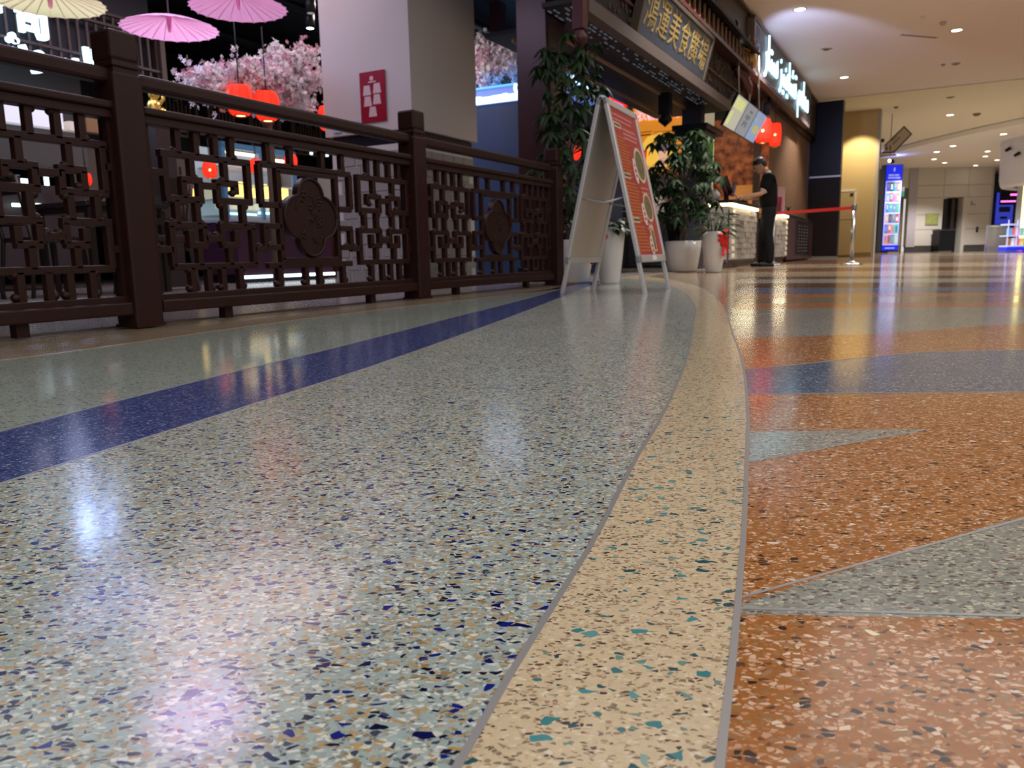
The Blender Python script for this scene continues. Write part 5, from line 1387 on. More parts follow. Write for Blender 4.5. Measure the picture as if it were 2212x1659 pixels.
# white framed cool boxes behind the railing, near the column foot
for i, (s, v_) in enumerate([(6.6, 4.6), (7.5, 5.2)]):
    t = thing('glass_case', ['small white framed glass case on a counter, left of the column foot', 'white framed glass case farther back near the column foot'][i], 'case', W(s, v_, 0), TH)
    MB().box(0, .9, 0, .5, 0, 1.02).build('counter', mat('dark_red_wood', (0.07, 0.014, 0.01), .4), t)
    g = MB()
    for (x0, x1, z0, z1) in [(0, .04, 1.02, 1.45), (.86, .9, 1.02, 1.45), (0, .9, 1.42, 1.46), (0, .9, 1.02, 1.06), (.4, .43, 1.02, 1.45)]: g.box(x0, x1, 0, .04, z0, z1)
    g.build('frame', mat('white_frame', (.6, .6, .58), .5), t)
    MB().box(.04, .86, .1, .4, 1.04, 1.42).build('panel', mat('case_grey', (.28, .28, .27), .5), t)

# =================================================================== TABLES AND CHAIRS
DKW = mat('dark_table_wood', (0.02, 0.012, 0.01), 0.3); SEATM = mat('dark_seat', (0.03, 0.008, 0.01), 0.5)
def chair0():
    t = thing('dining_chair', 'dark wooden chair', 'chair', W(1, 2), TH, 'dark dining chairs behind the railing')
    MB().box(-.21, .21, -.21, .21, .43, .47, ch=.008).build('seat', SEATM, t)
    for x, y in ((-.19, -.19), (.19, -.19)): MB().bar((x, y, .43), (x * 1.12, y * 1.12, 0), .035, .035).build('leg', DKW, t)
    for x in (-.19, .19): MB().tube([(x * 1.1, .25, 0), (x, .2, .45), (x * .98, .27, .92)], .018, 6).build('leg', DKW, t)
    MB().box(-.2, .2, .235, .265, .78, .92, ch=.005).build('backrest', DKW, t)
    MB().box(-.2, .2, .215, .235, .55, .60).build('back_rail', DKW, t)
    return t
def table0():
    t = thing('dining_table', 'dark square dining table', 'table', W(0, 1.2), TH, 'dark square dining tables')
    MB().box(-.38, .38, -.38, .38, .71, .75, ch=.005).build('tabletop', mat('table_top_dark', (0.03, 0.02, 0.02), .2), t)
    MB().box(-.34, .34, -.34, .34, .66, .71).build('apron', DKW, t)
    for x in (-.33, .33):
        for y in (-.33, .33): MB().box(x - .025, x + .025, y - .025, y + .025, 0, .7).build('leg', DKW, t)
    return t
c0 = chair0(); t0 = table0()
tabs = [(-1.2, 3.5, 'dark square dining table farthest left behind the railing'), (.55, 3.6, 'dark square dining table seen through the lattice left of the nearest post'), (2.25, 3.5, 'dark square dining table behind the railing right of the nearest post')]
for i, (s, v_, lb) in enumerate(tabs):
    o = t0 if i == 0 else dup(t0, W(s, v_))
    o.location = W(s, v_); o['label'] = lb
k = 0
side_nm = [('left side', -.52, 0, pi / 2), ('right side', .52, 0, -pi / 2), ('near side', 0, -.62, pi)]
tn = ['the leftmost table', 'the middle table', 'the table right of the nearest post']
for i, (s, v_, lb) in enumerate(tabs):
    for j, (nm, ds, dv, ra) in enumerate(side_nm):
        lbl = 'dark wooden chair on the %s of %s' % (nm, tn[i])
        if k == 0: o = c0; o['label'] = lbl; o.location = W(s + ds, v_ + dv); o.rotation_euler = (0, 0, TH + ra)
        else: o = dup(c0, W(s + ds, v_ + dv), TH + ra, lbl)
        k += 1

# interior downlights hanging
for i, (s, v_, z, on_) in enumerate([(3.75, 3.2, 2.62, 0), (4.9, 3.4, 3.0, 0), (5.1, 3.6, 2.92, 1)]):
    t = thing('hanging_spotlight', ['black cylinder spotlight above the blossom, left one', 'black cylinder spotlight near the top of the column', 'bright spotlight beside the white column'][i], 'spotlight', W(s, v_, z), TH)
    MB().lathe([(.05, -.08), (.055, -.08), (.055, .08), (.03, .09)], 14).build('housing', BLACK, t)
    MB().lathe([(.001, -.082), (.04, -.081)], 12).build('lens', mat('dim_lens', (.5, .5, .48), .3, emit=(.5, .5, .45), es=.4) if not on_ else mat('bright_lens', (1, 1, 1), .3, emit=(.8, 1, .95), es=12), t)
    MB().tube([(0, 0, .09), (0, 0, 3.7 - z)], .01, 6).build('rod', BLACK, t)

# =================================================================== STANCHIONS
def stanchion(label, loc):
    t = thing('stanchion', label, 'stanchion', loc, 0, 'belt barrier posts')
    MB().lathe([(.165, 0), (.17, .008), (.165, .02), (.10, .035), (.045, .055), (.033, .07), (.033, .07)], 28).build('base', STEEL, t)
    MB().lathe([(.031, .06), (.031, .87)], 18).build('pole', STEEL, t)
    MB().lathe([(.035, .86), (.036, .87), (.036, .955), (.03, .962), (.001, .964)], 18).build('head', mat('stanchion_head', (.16, .16, .17), .35, .8), t)
    return t
stanchion('brushed steel belt post standing alone at the end of the red belt', (5.55, 12.62, 0))
stanchion('belt post mostly hidden behind the man, only its shiny base showing', (4.60, 13.60, 0))
bl = thing('barrier_belt', 'red retractable belt stretched between the two steel posts', 'belt', (5.55, 12.62, 0))
a_ = Vector((0, 0, .905)); b2 = Vector((-.95, .98, .88)); b2 = Vector((4.60 - 5.55, 13.60 - 12.62, .885))
d = (b2 - a_); n_ = d.normalized(); BELT = mat('red_belt', (0.55, 0.012, 0.012), .55)
MB().bar(a_ + n_ * .035, b2 - n_ * .035, .004, .05).build('belt', BELT, bl)

# =================================================================== CEILING FITTINGS
DLT = mat('downlight_trim', (.5, .48, .45), .4)
disc = MB().lathe([(.001, -.004), (.088, -.004)], 24).mesh('diffuser', DLIT)
trim = MB().lathe([(.086, -.006), (.11, -.006), (.112, 0), (.086, 0), (.086, -.006)], 24, cap=False).mesh('trim_ring', DLT)
dls = [((4.81, 13.34), ZA, 'nearest lit downlight above the long Arabic sign'), ((8.17, 14.74), ZA, 'lit downlight near the top right of the picture'), ((7.72, 18.43), ZA, 'lit downlight just right of the far end of the long sign'),
       ((11.39, 26.14), 4.62, 'lit downlight above the ochre wall'), ((14.86, 26.85), 4.62, 'lit downlight on the cream ceiling in front of the curved edge'),
       ((18.74, 30.12), 4.42, 'lit downlight beyond the curved edge, rightmost upper one'), ((18.62, 33.26), 4.42, 'lit downlight first in the cluster beyond the curved edge'), ((18.99, 35.17), 4.42, 'lit downlight in the cluster left of the middle'),
       ((20.4, 37.98), 4.42, 'lit downlight above the blue kiosk side'), ((21.85, 39.67), 4.42, 'dim far downlight above the panelled wall, left'), ((20.71, 33.02), 4.42, 'lit downlight close to the round canopy, upper'),
       ((21.36, 35.36), 4.42, 'lit downlight close to the round canopy, middle'), ((22.42, 37.27), 4.42, 'lit downlight close to the round canopy, lower'), ((23.99, 38.9), 4.42, 'lit downlight right against the round canopy'), ((24.36, 41.27), 4.42, 'farthest lit downlight close to the white wall top')]
first = None
for (x, y), z, lb in dls:
    t = thing('ceiling_downlight', lb, 'downlight', (x, y, z), 0, 'recessed round ceiling downlights')
    k_ = 1.0 if z < 4.3 else 1.25 if z > 4.5 else 1.35
    a1 = obj('diffuser', disc, t); a2 = obj('trim_ring', trim, t); a1.scale = a2.scale = (k_, k_, 1)
def small(name, label, cat, x, y, z, r=.06, h=.05, m=DLT):
    t = thing(name, label, cat, (x, y, z))
    MB().lathe([(.001, -h), (r * .5, -h), (r * .8, -h * .5), (r, 0)], 14).build('body', m, t)
small('eyeball_spotlight', 'unlit silver spotlight in the blue washed patch of ceiling', 'spotlight', 6.28, 15.89, ZA, .11, .02, STEEL)
small('smoke_detector', 'small round detector near the slot vent', 'detector', 7.64, 14.23, ZA)
small('sprinkler_head', 'tiny bright sprinkler rose left of the slot vent', 'sprinkler', 7.1, 13.88, ZA, .05, .02, WHITEP)
small('smoke_detector', 'grey detector farther along the mall ceiling', 'detector', 9.62, 17.3, ZA, .09, .03, mat('detector_grey', (.25, .23, .22), .5))
small('sprinkler_head', 'small sprinkler beside the grey detector', 'sprinkler', 9.38, 17.36, ZA, .05, .03, MATS['detector_grey'])
small('eyeball_spotlight', 'unlit spotlight on the cream ceiling', 'spotlight', 13.12, 23.76, 4.62, .12, .03, MATS['detector_grey'])
small('smoke_detector', 'brown speaker dome on the cream ceiling', 'detector', 15.65, 26.68, 4.62, .13, .08, mat('dome_brown', (.2, .14, .11), .5))
small('smoke_detector', 'tiny detector on the cream ceiling above the ochre wall', 'detector', 12.2, 25.14, 4.62, .07, .05, MATS['dome_brown'])
vt = thing('slot_vent', 'long narrow slot vent in the mall ceiling', 'vent', (7.67, 15.09, ZA), R(18))
MB().box(-.42, .42, -.035, .035, -.006, 0).build('frame', mat('vent_frame', (.45, .42, .40), .5), vt)
MB().box(-.40, .40, -.018, .018, -.008, -.005).build('slot', mat('vent_slot', (.12, .11, .11), .6), vt)

# =================================================================== WAYFINDING SIGN
wy_ = thing('wayfinding_sign', 'beige arrow shaped wayfinding sign pointing down with two pictograms beside the ochre wall', 'sign', W(27.2, -1.42, 3.70), TH + R(-90))
wy_.scale = (.64, .64, .64)
WB = mat('way_beige', c_((190, 172, 146)), .5); WD = mat('way_dark', (.02, .016, .014), .5)
Fm = Matrix.Rotation(R(90), 4, 'X')
MB().prism([(-.40, -.52), (.20, -.52), (.98, .34), (.58, .78), (-.28, -.10), (-.28, -.38)], -.04, .04, Fm).build('dark_edge', WD, wy_)
MB().prism([(-.28, -.46), (.17, -.46), (.90, .34), (.58, .68), (-.28, -.19)], .04, .055, Fm).build('panel', WB, wy_)
MB().prism([(-.50, .06), (-.42, .0), (-.42, -.58), (.22, -.58), (.36, -.68), (-.50, -.70)], -.03, .05, Fm).build('arrow_edge', WB, wy_)
pm = MB()
dd = Vector((.70, .72)).normalized(); nn = Vector((-dd.y, dd.x))
def dash(x, y, n, w_, h_):
    for k in range(n):
        p = Vector((x, y)) + dd * (k * (w_ + .012)); q = [p, p + dd * w_, p + dd * w_ + nn * h_, p + nn * h_]
        pm.prism([tuple(a) for a in q], .055, .06, Fm)
dash(.12, -.12, 7, .055, .05); dash(.05, .04, 6, .045, .035)
for x in (-.17, 0.0):
    pm.prism([(x + .028 * cos(k), -.16 + .028 * sin(k)) for k in [i * pi / 5 for i in range(10)]], .055, .06, Fm)
    pm.prism([(x - .03, -.20), (x + .03, -.20), (x + (.05 if x < -.1 else .03), -.32), (x + .02, -.33), (x + .018, -.42), (x - .018, -.42), (x - .02, -.33), (x - (.05 if x < -.1 else .03), -.32)], .055, .06, Fm)
pm.build('pictograms', WD, wy_)
MB().box(-.46, -.30, -.05, .03, .05, .22).build('bracket', BLACK, wy_)
t = thing('spotlight', 'lit spotlight right under the arrow shaped sign', 'spotlight', W(27.2, -1.42, 3.12), TH)
MB().ell((0, 0, 0), (.05, .05, .05), 10, 7).build('lens', DLIT, t); MB().ell((.1, -.08, -.02), (.08, .08, .07), 10, 7).build('housing', BLACK, t)
MB().tube([(.05, 0, .05), (.05, 0, 1.8)], .012, 6).build('rod', MATS['detector_grey'], t)

# =================================================================== DIRECTORY KIOSK
kb = thing('directory_kiosk', 'tall glowing blue digital directory with two columns of colourful pictures', 'kiosk', (17.22, 36.0, 0), 0)
KB = mat('kiosk_blue', (0.01, 0.02, 0.6), .3, emit=(0.006, 0.02, 0.75), es=.8)
KW = mat('kiosk_white', (.8, .85, 1), .3, emit=(.22, .32, .9), es=.6)
MB().box(-.05, .75, .02, .4, .1, 4.0).build('body', BLACK, kb)
MB().box(-.02, .72, 0, .02, .16, 3.98).build('screen', KB, kb)
kf = MB().box(.0, .70, -.012, 0, .40, 3.28).build('grid_frame', KW, kb)
pals = [[(.2, .2, .8), (.05, .05, .2), (.1, .6, .9), (.9, .1, .2)], [(.5, .6, 1), (.9, .2, .3), (.7, .6, 1), (.9, .5, .4)], [(.1, .5, .9), (.2, .7, .9), (.4, .5, .9), (.1, .8, .8)], [(.9, .7, .8), (.3, .2, .4), (.2, .5, .8), (.8, .2, .3)], [(.3, .3, .8), (.9, .3, .4), (.5, .8, .5), (.1, .8, .9)], [(.9, .6, .2), (.9, .3, .4), (.3, .4, .9), (.8, .8, 1)]]
rr = random.Random(4)
for r_ in range(6):
    for c in range(4):
        col = pals[r_][c]; m = mat('tile_%d_%d' % (r_, c), tuple(q * .5 for q in col), .3, emit=tuple(q * q for q in col), es=.55)
        z1 = 3.22 - r_ * .47; x0 = .04 + c * .16
        tl = MB().box(x0, x0 + .145, -.02, -.012, z1 - .40, z1).build('picture_tile', m, kf)
        c2 = tuple(rr.uniform(.1, 1) for _ in range(3))
        MB().box(x0 + .03, x0 + .11, -.026, -.02, z1 - rr.uniform(.2, .36), z1 - rr.uniform(.05, .15)).build('picture_detail', mat('tile_d_%d_%d' % (r_, c), c2, .3, emit=c2, es=.5), kb)
lm = MB()
for (x0, x1, z) in [(.10, .34, 3.50), (.38, .58, 3.50), (.08, .30, 3.38), (.33, .60, 3.38)]:
    x = x0
    while x < x1: lm.box(x, x + .04, -.01, 0, z, z + .07); x += .05
for k in range(10): lm.box(.12 + k * .045, .15 + k * .045, -.01, 0, .24, .29)
lm.prism([(.35 + .035 * cos(k), 3.78 + .09 * sin(k)) for k in [i * pi / 6 for i in range(12)]], 0, .012, Matrix.Rotation(R(90), 4, 'X'))
lm.build('heading', KW, kb, kind='stuff')
lamp('kiosk_glow_lamp', 'AREA', (17.6, 36.2, 4.05), 12, (.25, .35, 1.0), .5, (R(180), 0, 0))

# bits on the far wall
def far(name, label, cat, x, z, parts_):
    t = thing(name, label, cat, (x, FY - .02, z))
    for nm, (x0, x1, y0, y1, z0, z1), m in parts_: MB().box(x0, x1, y0, y1, z0, z1).build(nm, m, t)
    return t
EXG = mat('exit_green', (.05, .4, .25), .5, emit=(.1, .6, .4), es=.4)
far('exit_sign', 'small green and white exit sign left of the pilaster', 'sign', 20.85, 2.95, [('box', (-.13, .13, -.2, -.1, 0, .5), EXG), ('white_top', (-.13, .13, -.21, -.2, .27, .5), mat('exit_white', (.7, .8, .75), .5, emit=(.6, .7, .65), es=.4))])
far('wall_notice', 'square yellow green framed notice left of the dark doorway', 'picture', 22.65, 1.45, [('frame', (-.34, .34, -.03, .02, 0, .6), mat('notice_frame', (.35, .35, .18), .5)), ('picture', (-.28, .28, -.04, -.03, .06, .54), mat('notice_print', (.35, .40, .12), .5, noise=.5, nscale=6))])
far('litter_bin', 'black litter bin in front of the dark doorway', 'bin', 23.05, 0, [('body', (-.42, .38, -.9, -.2, .06, 1.12), BLACK), ('lid', (-.44, .40, -.92, -.18, 1.12, 1.18), mat('bin_lid', (.03, .03, .035), .3)), ('foot', (-.36, .32, -.8, -.3, 0, .06), ZINC)])
far('call_panel', 'small black call panel on the white wall right of the doorway', 'panel', 25.12, 1.02, [('plate', (-.05, .05, -.02, .02, 0, .28), BLACK), ('button', (-.02, .02, -.03, -.02, .12, .16), ZINC)])
far('wall_bracket', 'small grey bracket high on the white wall', 'bracket', 24.78, 2.45, [('plate', (-.1, .0, -.02, .02, 0, .2), ZINC), ('arm', (-.1, .12, -.1, -.02, 0, .05), ZINC)])
far('door_knob', 'dark brown handle on the khaki recessed wall', 'handle', 20.72, 1.35, [('plate', (-.05, .05, .25, .34, 0, .14), mat('handle_dark', (.06, .03, .02), .4)), ('lever', (.05, .14, .22, .26, .05, .08), MATS['handle_dark'])])

# blue poster screen far right, neon strips, round canopy, product stand
t = thing('blue_screen', 'dim blue poster screen in the dark shop front right of the white wall', 'screen', (28.8, 45.5, 0))
MB().box(-.55, .42, 0, .06, 1.5, 3.3).build('screen', mat('dim_blue', (.04, .05, .4), .4, emit=(.035, .05, .5), es=.8), t)
g = MB()
for (x0, x1, z0, z1) in [(-.35, .2, 3.05, 3.12), (-.4, .25, 2.8, 2.92), (-.3, .2, 2.62, 2.66), (-.4, .25, 2.2, 2.5), (-.3, .1, 1.8, 1.95)]: g.box(x0, x1, -.01, 0, z0, z1)
g.build('print', mat('deep_blue_print', (.01, .02, .18), .4), t)
t = thing('neon_strips', 'two pink neon strips in the dark shop front', 'light', (27.0, 43.5, 0))
NP = mat('pink_neon', (1, .3, .8), .5, emit=(1, .16, .66), es=2.2)
MB().box(.75, 1.35, 0, .05, 3.00, 3.09).build('neon_tube', NP, t); MB().box(.25, 1.05, 0, .05, 2.65, 2.73).build('neon_tube', NP, t)
MB().box(.2, 1.9, .05, .1, 2.5, 3.2).build('back_board', BLACK, t)

cn = thing('round_canopy', 'large white round hanging canopy at the right edge with a dark recessed underside', 'canopy', (22.65, 31.2, 0))
CW = mat('canopy_white', (.72, .71, .76), .5)
MB().lathe([(2.25, 2.62), (2.5, 2.56), (2.68, 2.60), (2.74, 2.70), (2.78, 2.9), (2.82, 4.6)], 72, cap=False).build('drum', CW, cn)
MB().lathe([(.001, 2.78), (2.2, 2.78), (2.26, 2.62)], 48, cap=False).build('underside', BLACK, cn)
for k, (dx, dy) in enumerate([(-1.6, -1.3), (-1.35, -1.5)]):
    MB().lathe([(.001, 2.70), (.09, 2.70), (.09, 2.78)], 12, Matrix.Translation((dx, dy, 0))).build('pink_spot', mat('pink_spot', (1, .6, .6), .5, emit=(1, .45, .42), es=1.6), cn)
MB().lathe([(.06, 0), (.06, 2.8)], 14, Matrix.Translation((-2.0, -.9, 0))).build('pole', mat('pole_grey', (.4, .39, .38), .4), cn)
for (dx, dy, dz) in [(-2.95, .1, 4.0), (-2.75, -.9, 4.1), (-2.9, -.4, 3.75)]:
    MB().lathe([(.06, -.1), (.07, .1)], 10, Matrix.Translation((dx, dy, dz)) @ Matrix.Rotation(R(60), 4, 'Y')).build('track_spotlight', BLACK, cn)
for (dx, dy) in [(-3.1, -.5), (-2.2, -2.1)]:
    lamp('canopy_spot_lamp', 'SPOT', (22.65 + dx * 1.08, 31.2 + dy * 1.1, 4.25), .5, (.85, .88, 1), .05, (R(0), R(-14), 0), 70)
cl_ = thing('lit_column', 'pale column with a glowing yellow edge at the right border of the picture', 'column', (20.15, 30.6, 0))
MB().box(0, .6, 0, .6, 0, 2.6).build('shaft', mat('column_grey', (.4, .4, .42), .5), cl_)
MB().box(-.10, 0, -.03, .1, .55, 2.55).build('lit_edge', mat('yellow_edge', (1, .9, .4), .5, emit=(1, .85, .32), es=2.2), cl_)
MB().box(-.14, 0, -.03, .1, .25, .55).build('orange_edge', mat('orange_edge', (1, .5, .3), .5, emit=(1, .45, .25), es=1.8), cl_)
MB().box(-.14, -.02, -.03, .1, .05, .25).build('pink_edge', NP, cl_)
pd = thing('product_stand', 'round glowing stand of colourful products at the right border of the picture', 'stand', (19.75, 30.4, 0))
MB().box(-.35, .42, 0, .5, .06, .22).build('blue_base', KB, pd)
for (z0, z1) in [(.22, .27), (.62, .66), (1.05, 1.10)]: MB().box(-.35, .42, -.02, .5, z0, z1).build('lit_shelf', KW, pd)
for x in (-.35, -.0, .38): MB().box(x, x + .03, 0, .03, .2, 1.25).build('upright', KW, pd)
k = 0
for z in (.27, .66):
    for x in (-.28, -.15, .06, .2):
        col = [(.4, .15, .1), (.6, .8, .9), (.8, .2, .3), (.7, .7, .2), (.15, .4, .8), (.6, .15, .2), (.8, .5, .7), (.2, .6, .5)][k]; k += 1
        MB().box(x, x + .11, .05, .2, z, z + .28).build('product', mat('product_%d' % k, col, .5, emit=col, es=.5), pd)
gl = thing('glass_barrier', 'low grey glass barrier beside the product stand', 'barrier', (19.35, 31.5, 0))
MB().box(-.1, .7, 0, .03, 0, 1.05).build('pane', mat('barrier_glass', (.35, .36, .33), .1, alpha=.55), gl)
MB().box(-.12, .72, -.01, .04, 1.02, 1.08).build('cap_rail', STEEL, gl)
MB().box(-.12, -.08, -.01, .04, 0, 1.02).build('end_post', STEEL, gl)

# =================================================================== PEOPLE
def skin(name, verts, edges, radii, m, parent, root=0, sub=2):
    me = bpy.data.meshes.new(name); me.from_pydata(verts, edges, []); 
    o = bpy.data.objects.new(name, me); COL.objects.link(o)
    md = o.modifiers.new('s', 'SKIN'); md.use_smooth_shade = True
    for i, r_ in enumerate(radii):
        sv = me.skin_vertices[0].data[i]; sv.radius = r_ if isinstance(r_, tuple) else (r_, r_); sv.use_root = (i == root)
    s2 = o.modifiers.new('u', 'SUBSURF'); s2.levels = sub; s2.render_levels = sub
    bpy.context.view_layer.update()
    nm = bpy.data.meshes.new_from_object(o.evaluated_get(bpy.context.evaluated_depsgraph_get()))
    bpy.data.objects.remove(o)
    nm.materials.clear(); nm.materials.append(m)
    for p in nm.polygons: p.use_smooth = True
    return obj(name, nm, parent)

def person(label, loc, rz, H, shirt, pants, tilt=.35, armL=None, armR=None, shoe=BLACK, legs=True):
    """figure faces local +y; x<0 is its left side; real-size for 1.70 m then scaled"""
    t = thing('person', label, 'person', loc, rz)
    k = H / 1.70
    hd = Vector((0, .10 + .02, 1.555)); 
    V_ = {'pel': (0, -.01, .95), 'wai': (0, -.005, 1.08), 'che': (0, .0, 1.25), 'shc': (0, .0, 1.385), 'nk': (0, .025, 1.455), 'nk2': (0, .055, 1.49)}
    names = []; vs = []; rs = []; es = []
    def add(n, p, r): names.append(n); vs.append((p[0] * k, p[1] * k, p[2] * k)); rs.append((r[0] * k, r[1] * k) if isinstance(r, tuple) else r * k); return len(vs) - 1
    def ed(a, b): es.append((names.index(a), names.index(b)))
    add('pel', V_['pel'], (.125, .085)); add('wai', V_['wai'], (.12, .085)); add('che', V_['che'], (.14, .095)); add('shc', V_['shc'], (.12, .075)); add('nk', V_['nk'], .052); add('nk2', V_['nk2'], .05)
    for a, b in (('pel', 'wai'), ('wai', 'che'), ('che', 'shc'), ('shc', 'nk'), ('nk', 'nk2')): ed(a, b)
    feet = {-1: (-.115, -.04, .0), 1: (.10, .07, .0)}
    for s in (-1, 1):
        f = feet[s]
        add('hip%d' % s, (.09 * s, -.01, .88), .088); add('kn%d' % s, ((.09 * s + f[0]) / 2 * 1.05, f[1] * .5 + .02, .49), .058); add('ca%d' % s, (f[0], f[1] - .01, .33), .054); add('an%d' % s, (f[0], f[1] - .01, .07), .03); add('to%d' % s, (f[0] * 1.05, f[1] + .06, .035), .018)
        for a, b in (('pel', 'hip%d' % s), ('hip%d' % s, 'kn%d' % s), ('kn%d' % s, 'ca%d' % s), ('ca%d' % s, 'an%d' % s), ('an%d' % s, 'to%d' % s)): ed(a, b)
    arms = {-1: armL or ((-.24, .10, 1.13), (-.17, .36, 1.10), (-.13, .44, 1.09)), 1: armR or ((.25, .06, 1.13), (.12, .30, 1.08), (.07, .38, 1.09))}
    for s in (-1, 1):
        el, wr, hn = arms[s]
        add('sh%d' % s, (.165 * s, .0, 1.375), .056); add('ua%d' % s, ((.165 * s + el[0]) / 2, el[1] / 2, (1.375 + el[2]) / 2), .048); add('el%d' % s, el, .038); add('fa%d' % s, tuple((a + b) / 2 for a, b in zip(el, wr)), .036); add('wr%d' % s, wr, .024); add('pa%d' % s, hn, (.034, .018))
        for a, b in (('shc', 'sh%d' % s), ('sh%d' % s, 'ua%d' % s), ('ua%d' % s, 'el%d' % s), ('el%d' % s, 'fa%d' % s), ('fa%d' % s, 'wr%d' % s), ('wr%d' % s, 'pa%d' % s)): ed(a, b)
    body = skin('body', vs, es, rs, SKIN, t)
    # fingers: short chains rooted inside the palm, curled round the phone
    for s in (-1, 1):
        el, wr, hn = [Vector(q) for q in arms[s]]
        d = (hn - wr).normalized(); side = d.cross(Vector((0, 0, 1))).normalized()
        for q in range(5):
            off = (q - 1.5) * .017; L = [.055, .07, .075, .068, .05][q] * .9
            if q == 4: b0 = hn - d * .02 + side * .03 * -s; pts = [b0, b0 - side * .03 * s + d * .02, b0 - side * .03 * s + d * .05 + Vector((0, 0, -.005))]
            else: b0 = hn + side * off; pts = [b0, b0 + d * L * .6 + Vector((0, 0, .004)), b0 + d * L * .85 + Vector((0, 0, -.02)), b0 + d * L * .7 + Vector((0, 0, -.035))]
            MB().tube([p * k for p in pts], [.0095 * k] * len(pts), 6).build('finger', SKIN, body)
    # head
    Mh = Matrix.Translation((0, .07 * k, 1.50 * k)) @ Matrix.Rotation(-tilt, 4, 'X')
    h = MB(); prof = []
    h.ell((0, .02 * k, .115 * k), (.074 * k, .092 * k, .112 * k), 20, 14, Mh)
    h.ell((0, .055 * k, .045 * k), (.05 * k, .055 * k, .055 * k), 14, 9, Mh)
    h.ell((0, .118 * k, .085 * k), (.013 * k, .020 * k, .024 * k), 8, 6, Mh)
    for s in (-1, 1): h.ell((.076 * k * s, .01 * k, .095 * k), (.010 * k, .02 * k, .031 * k), 8, 6, Mh)
    h.tube([(0, -.02 * k, -.05 * k), (0, .0, .05 * k)], [.052 * k, .052 * k], 12, True, Mh)
    head = h.build('head', SKIN, t)
    e = MB()
    for s in (-1, 1): e.ell((.03 * k * s, .105 * k, .115 * k), (.012 * k, .008 * k, .007 * k), 8, 5, Mh)
    e.build('eyes', HAIR, head)
    MB().ell((0, .110 * k, .045 * k), (.022 * k, .008 * k, .006 * k), 8, 5, Mh).build('mouth', mat('lip', (.35, .12, .09), .5), head)
    hr = MB(); hr.ell((0, .006 * k, .155 * k), (.082 * k, .100 * k, .084 * k), 20, 12, Mh); hr.ell((0, -.026 * k, .120 * k), (.078 * k, .070 * k, .085 * k), 16, 10, Mh)
    hr.build('hair', HAIR, head)
    # shirt
    vs2 = []; es2 = []; r2 = []
    def a2(p, r): vs2.append(tuple(c * k for c in p)); r2.append(tuple(c * k for c in r) if isinstance(r, tuple) else r * k); return len(vs2) - 1
    i0 = a2((0, -.01, .86), (.20, .155)); i1 = a2((0, -.005, 1.05), (.195, .15)); i2 = a2((0, .0, 1.25), (.215, .15)); i3 = a2((0, .0, 1.38), (.175, .115)); i4 = a2((0, .02, 1.445), (.075, .07))
    es2 += [(i0, i1), (i1, i2), (i2, i3), (i3, i4)]
    for s in (-1, 1):
        el = Vector(arms[s][0]); sh_ = Vector((.165 * s, 0, 1.375))
        j = a2(tuple(sh_), .088); m_ = sh_.lerp(el, .45); n2 = sh_.lerp(el, .82)
        j2 = a2(tuple(m_), .082); j3 = a2(tuple(n2), .078); es2 += [(i3, j), (j, j2), (j2, j3)]
    skin('shirt', vs2, es2, r2, shirt, t)
    # trousers
    vs2 = []; es2 = []; r2 = []
    p0 = a2((0, -.01, .99), (.170, .130)); p1 = a2((0, -.015, .90), (.185, .145)); es2.append((p0, p1))
    for s in (-1, 1):
        f = feet[s]
        q1 = a2((.095 * s, -.012, .82), .115); q2 = a2(((.092 * s + f[0]) / 2, f[1] * .5 + .015, .50), .088); q3 = a2((f[0], f[1] - .01, .30), .078); q4 = a2((f[0], f[1] - .005, .035), .072)
        es2 += [(p1, q1), (q1, q2), (q2, q3), (q3, q4)]
    skin('trousers', vs2, es2, r2, pants, t)
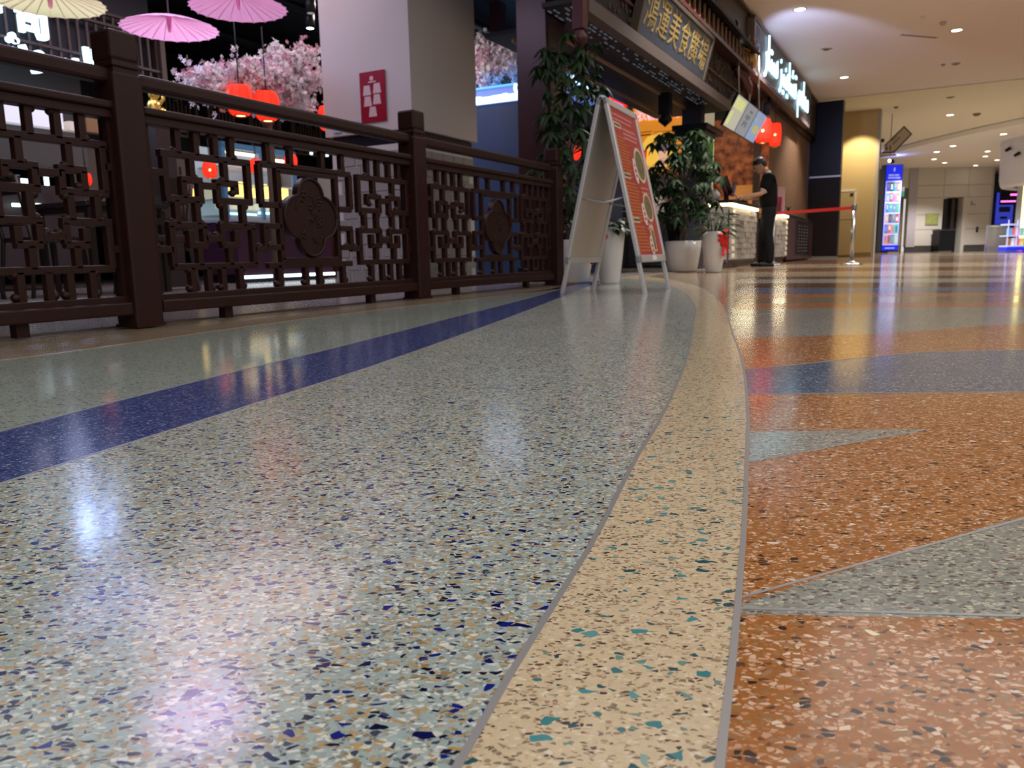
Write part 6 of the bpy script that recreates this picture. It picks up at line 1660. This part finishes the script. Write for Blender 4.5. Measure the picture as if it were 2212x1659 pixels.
    for s in (-1, 1):
        f = Vector(feet[s]) * k
        sm = MB(); sm.ell((f.x * 1.03, f.y + .045 * k, .038 * k), (.044 * k, .13 * k, .038 * k), 14, 8); sm.box(f.x * 1.03 - .04 * k, f.x * 1.03 + .04 * k, f.y - .08 * k, f.y + .165 * k, 0, .02 * k)
        sm.build('shoe', shoe, t)
    return t, k, arms
pt, k_, arms_ = person('man in black T-shirt and trousers standing at the counter, bent over his phone', (4.12, 12.50, 0), TH + R(12), 1.70, TEEB, JEANS, .55)
# sleeve stripe, collar line, phone
MB().lathe([(.058, -.006), (.06, .006)], 14, Matrix.Translation((-.222 * k_, .082 * k_, 1.172 * k_)) @ Matrix.Rotation(R(35), 4, 'X') @ Matrix.Rotation(R(20), 4, 'Y')).build('sleeve_stripe', mat('stripe_white', (.45, .42, .42), .6), pt)
MB().lathe([(.066, -.006), (.058, .014), (.06, -.006)], 18, Matrix.Translation((0, .03 * k_, 1.462 * k_)) @ Matrix.Rotation(R(-20), 4, 'X')).build('collar', mat('collar_grey', (.4, .34, .33), .7), pt)
ph = thing('phone', 'small phone held in the hands of the man in black', 'phone', (0, 0, 0))
A_ = Matrix.Translation((4.12, 12.50, 0)) @ Matrix.Rotation(TH + R(12), 4, 'Z') @ Matrix.Translation((-.10, .485, 1.115)) @ Matrix.Rotation(R(35), 4, 'X')
ph.matrix_world = A_
MB().box(-.038, .038, -.075, .075, -.005, .005, ch=.002).build('case', BLACK, ph)
MB().box(-.034, .034, -.07, .07, .005, .0065).build('screen', mat('phone_screen', (.4, .5, .7), .2, emit=(.5, .65, .9), es=.6), ph)
GREYS = mat('pale_grey_shirt', (.4, .4, .38), .8)
person('cashier in a pale grey shirt behind the counter, half hidden by the large plant', W(10.75, .98, 0), TH + R(180 - 38), 1.62, GREYS, JEANS, .35,
       armL=((-.26, .10, 1.16), (-.22, .38, 1.20), (-.20, .47, 1.20)), armR=((.25, .06, 1.14), (.16, .28, 1.12), (.12, .36, 1.12)))
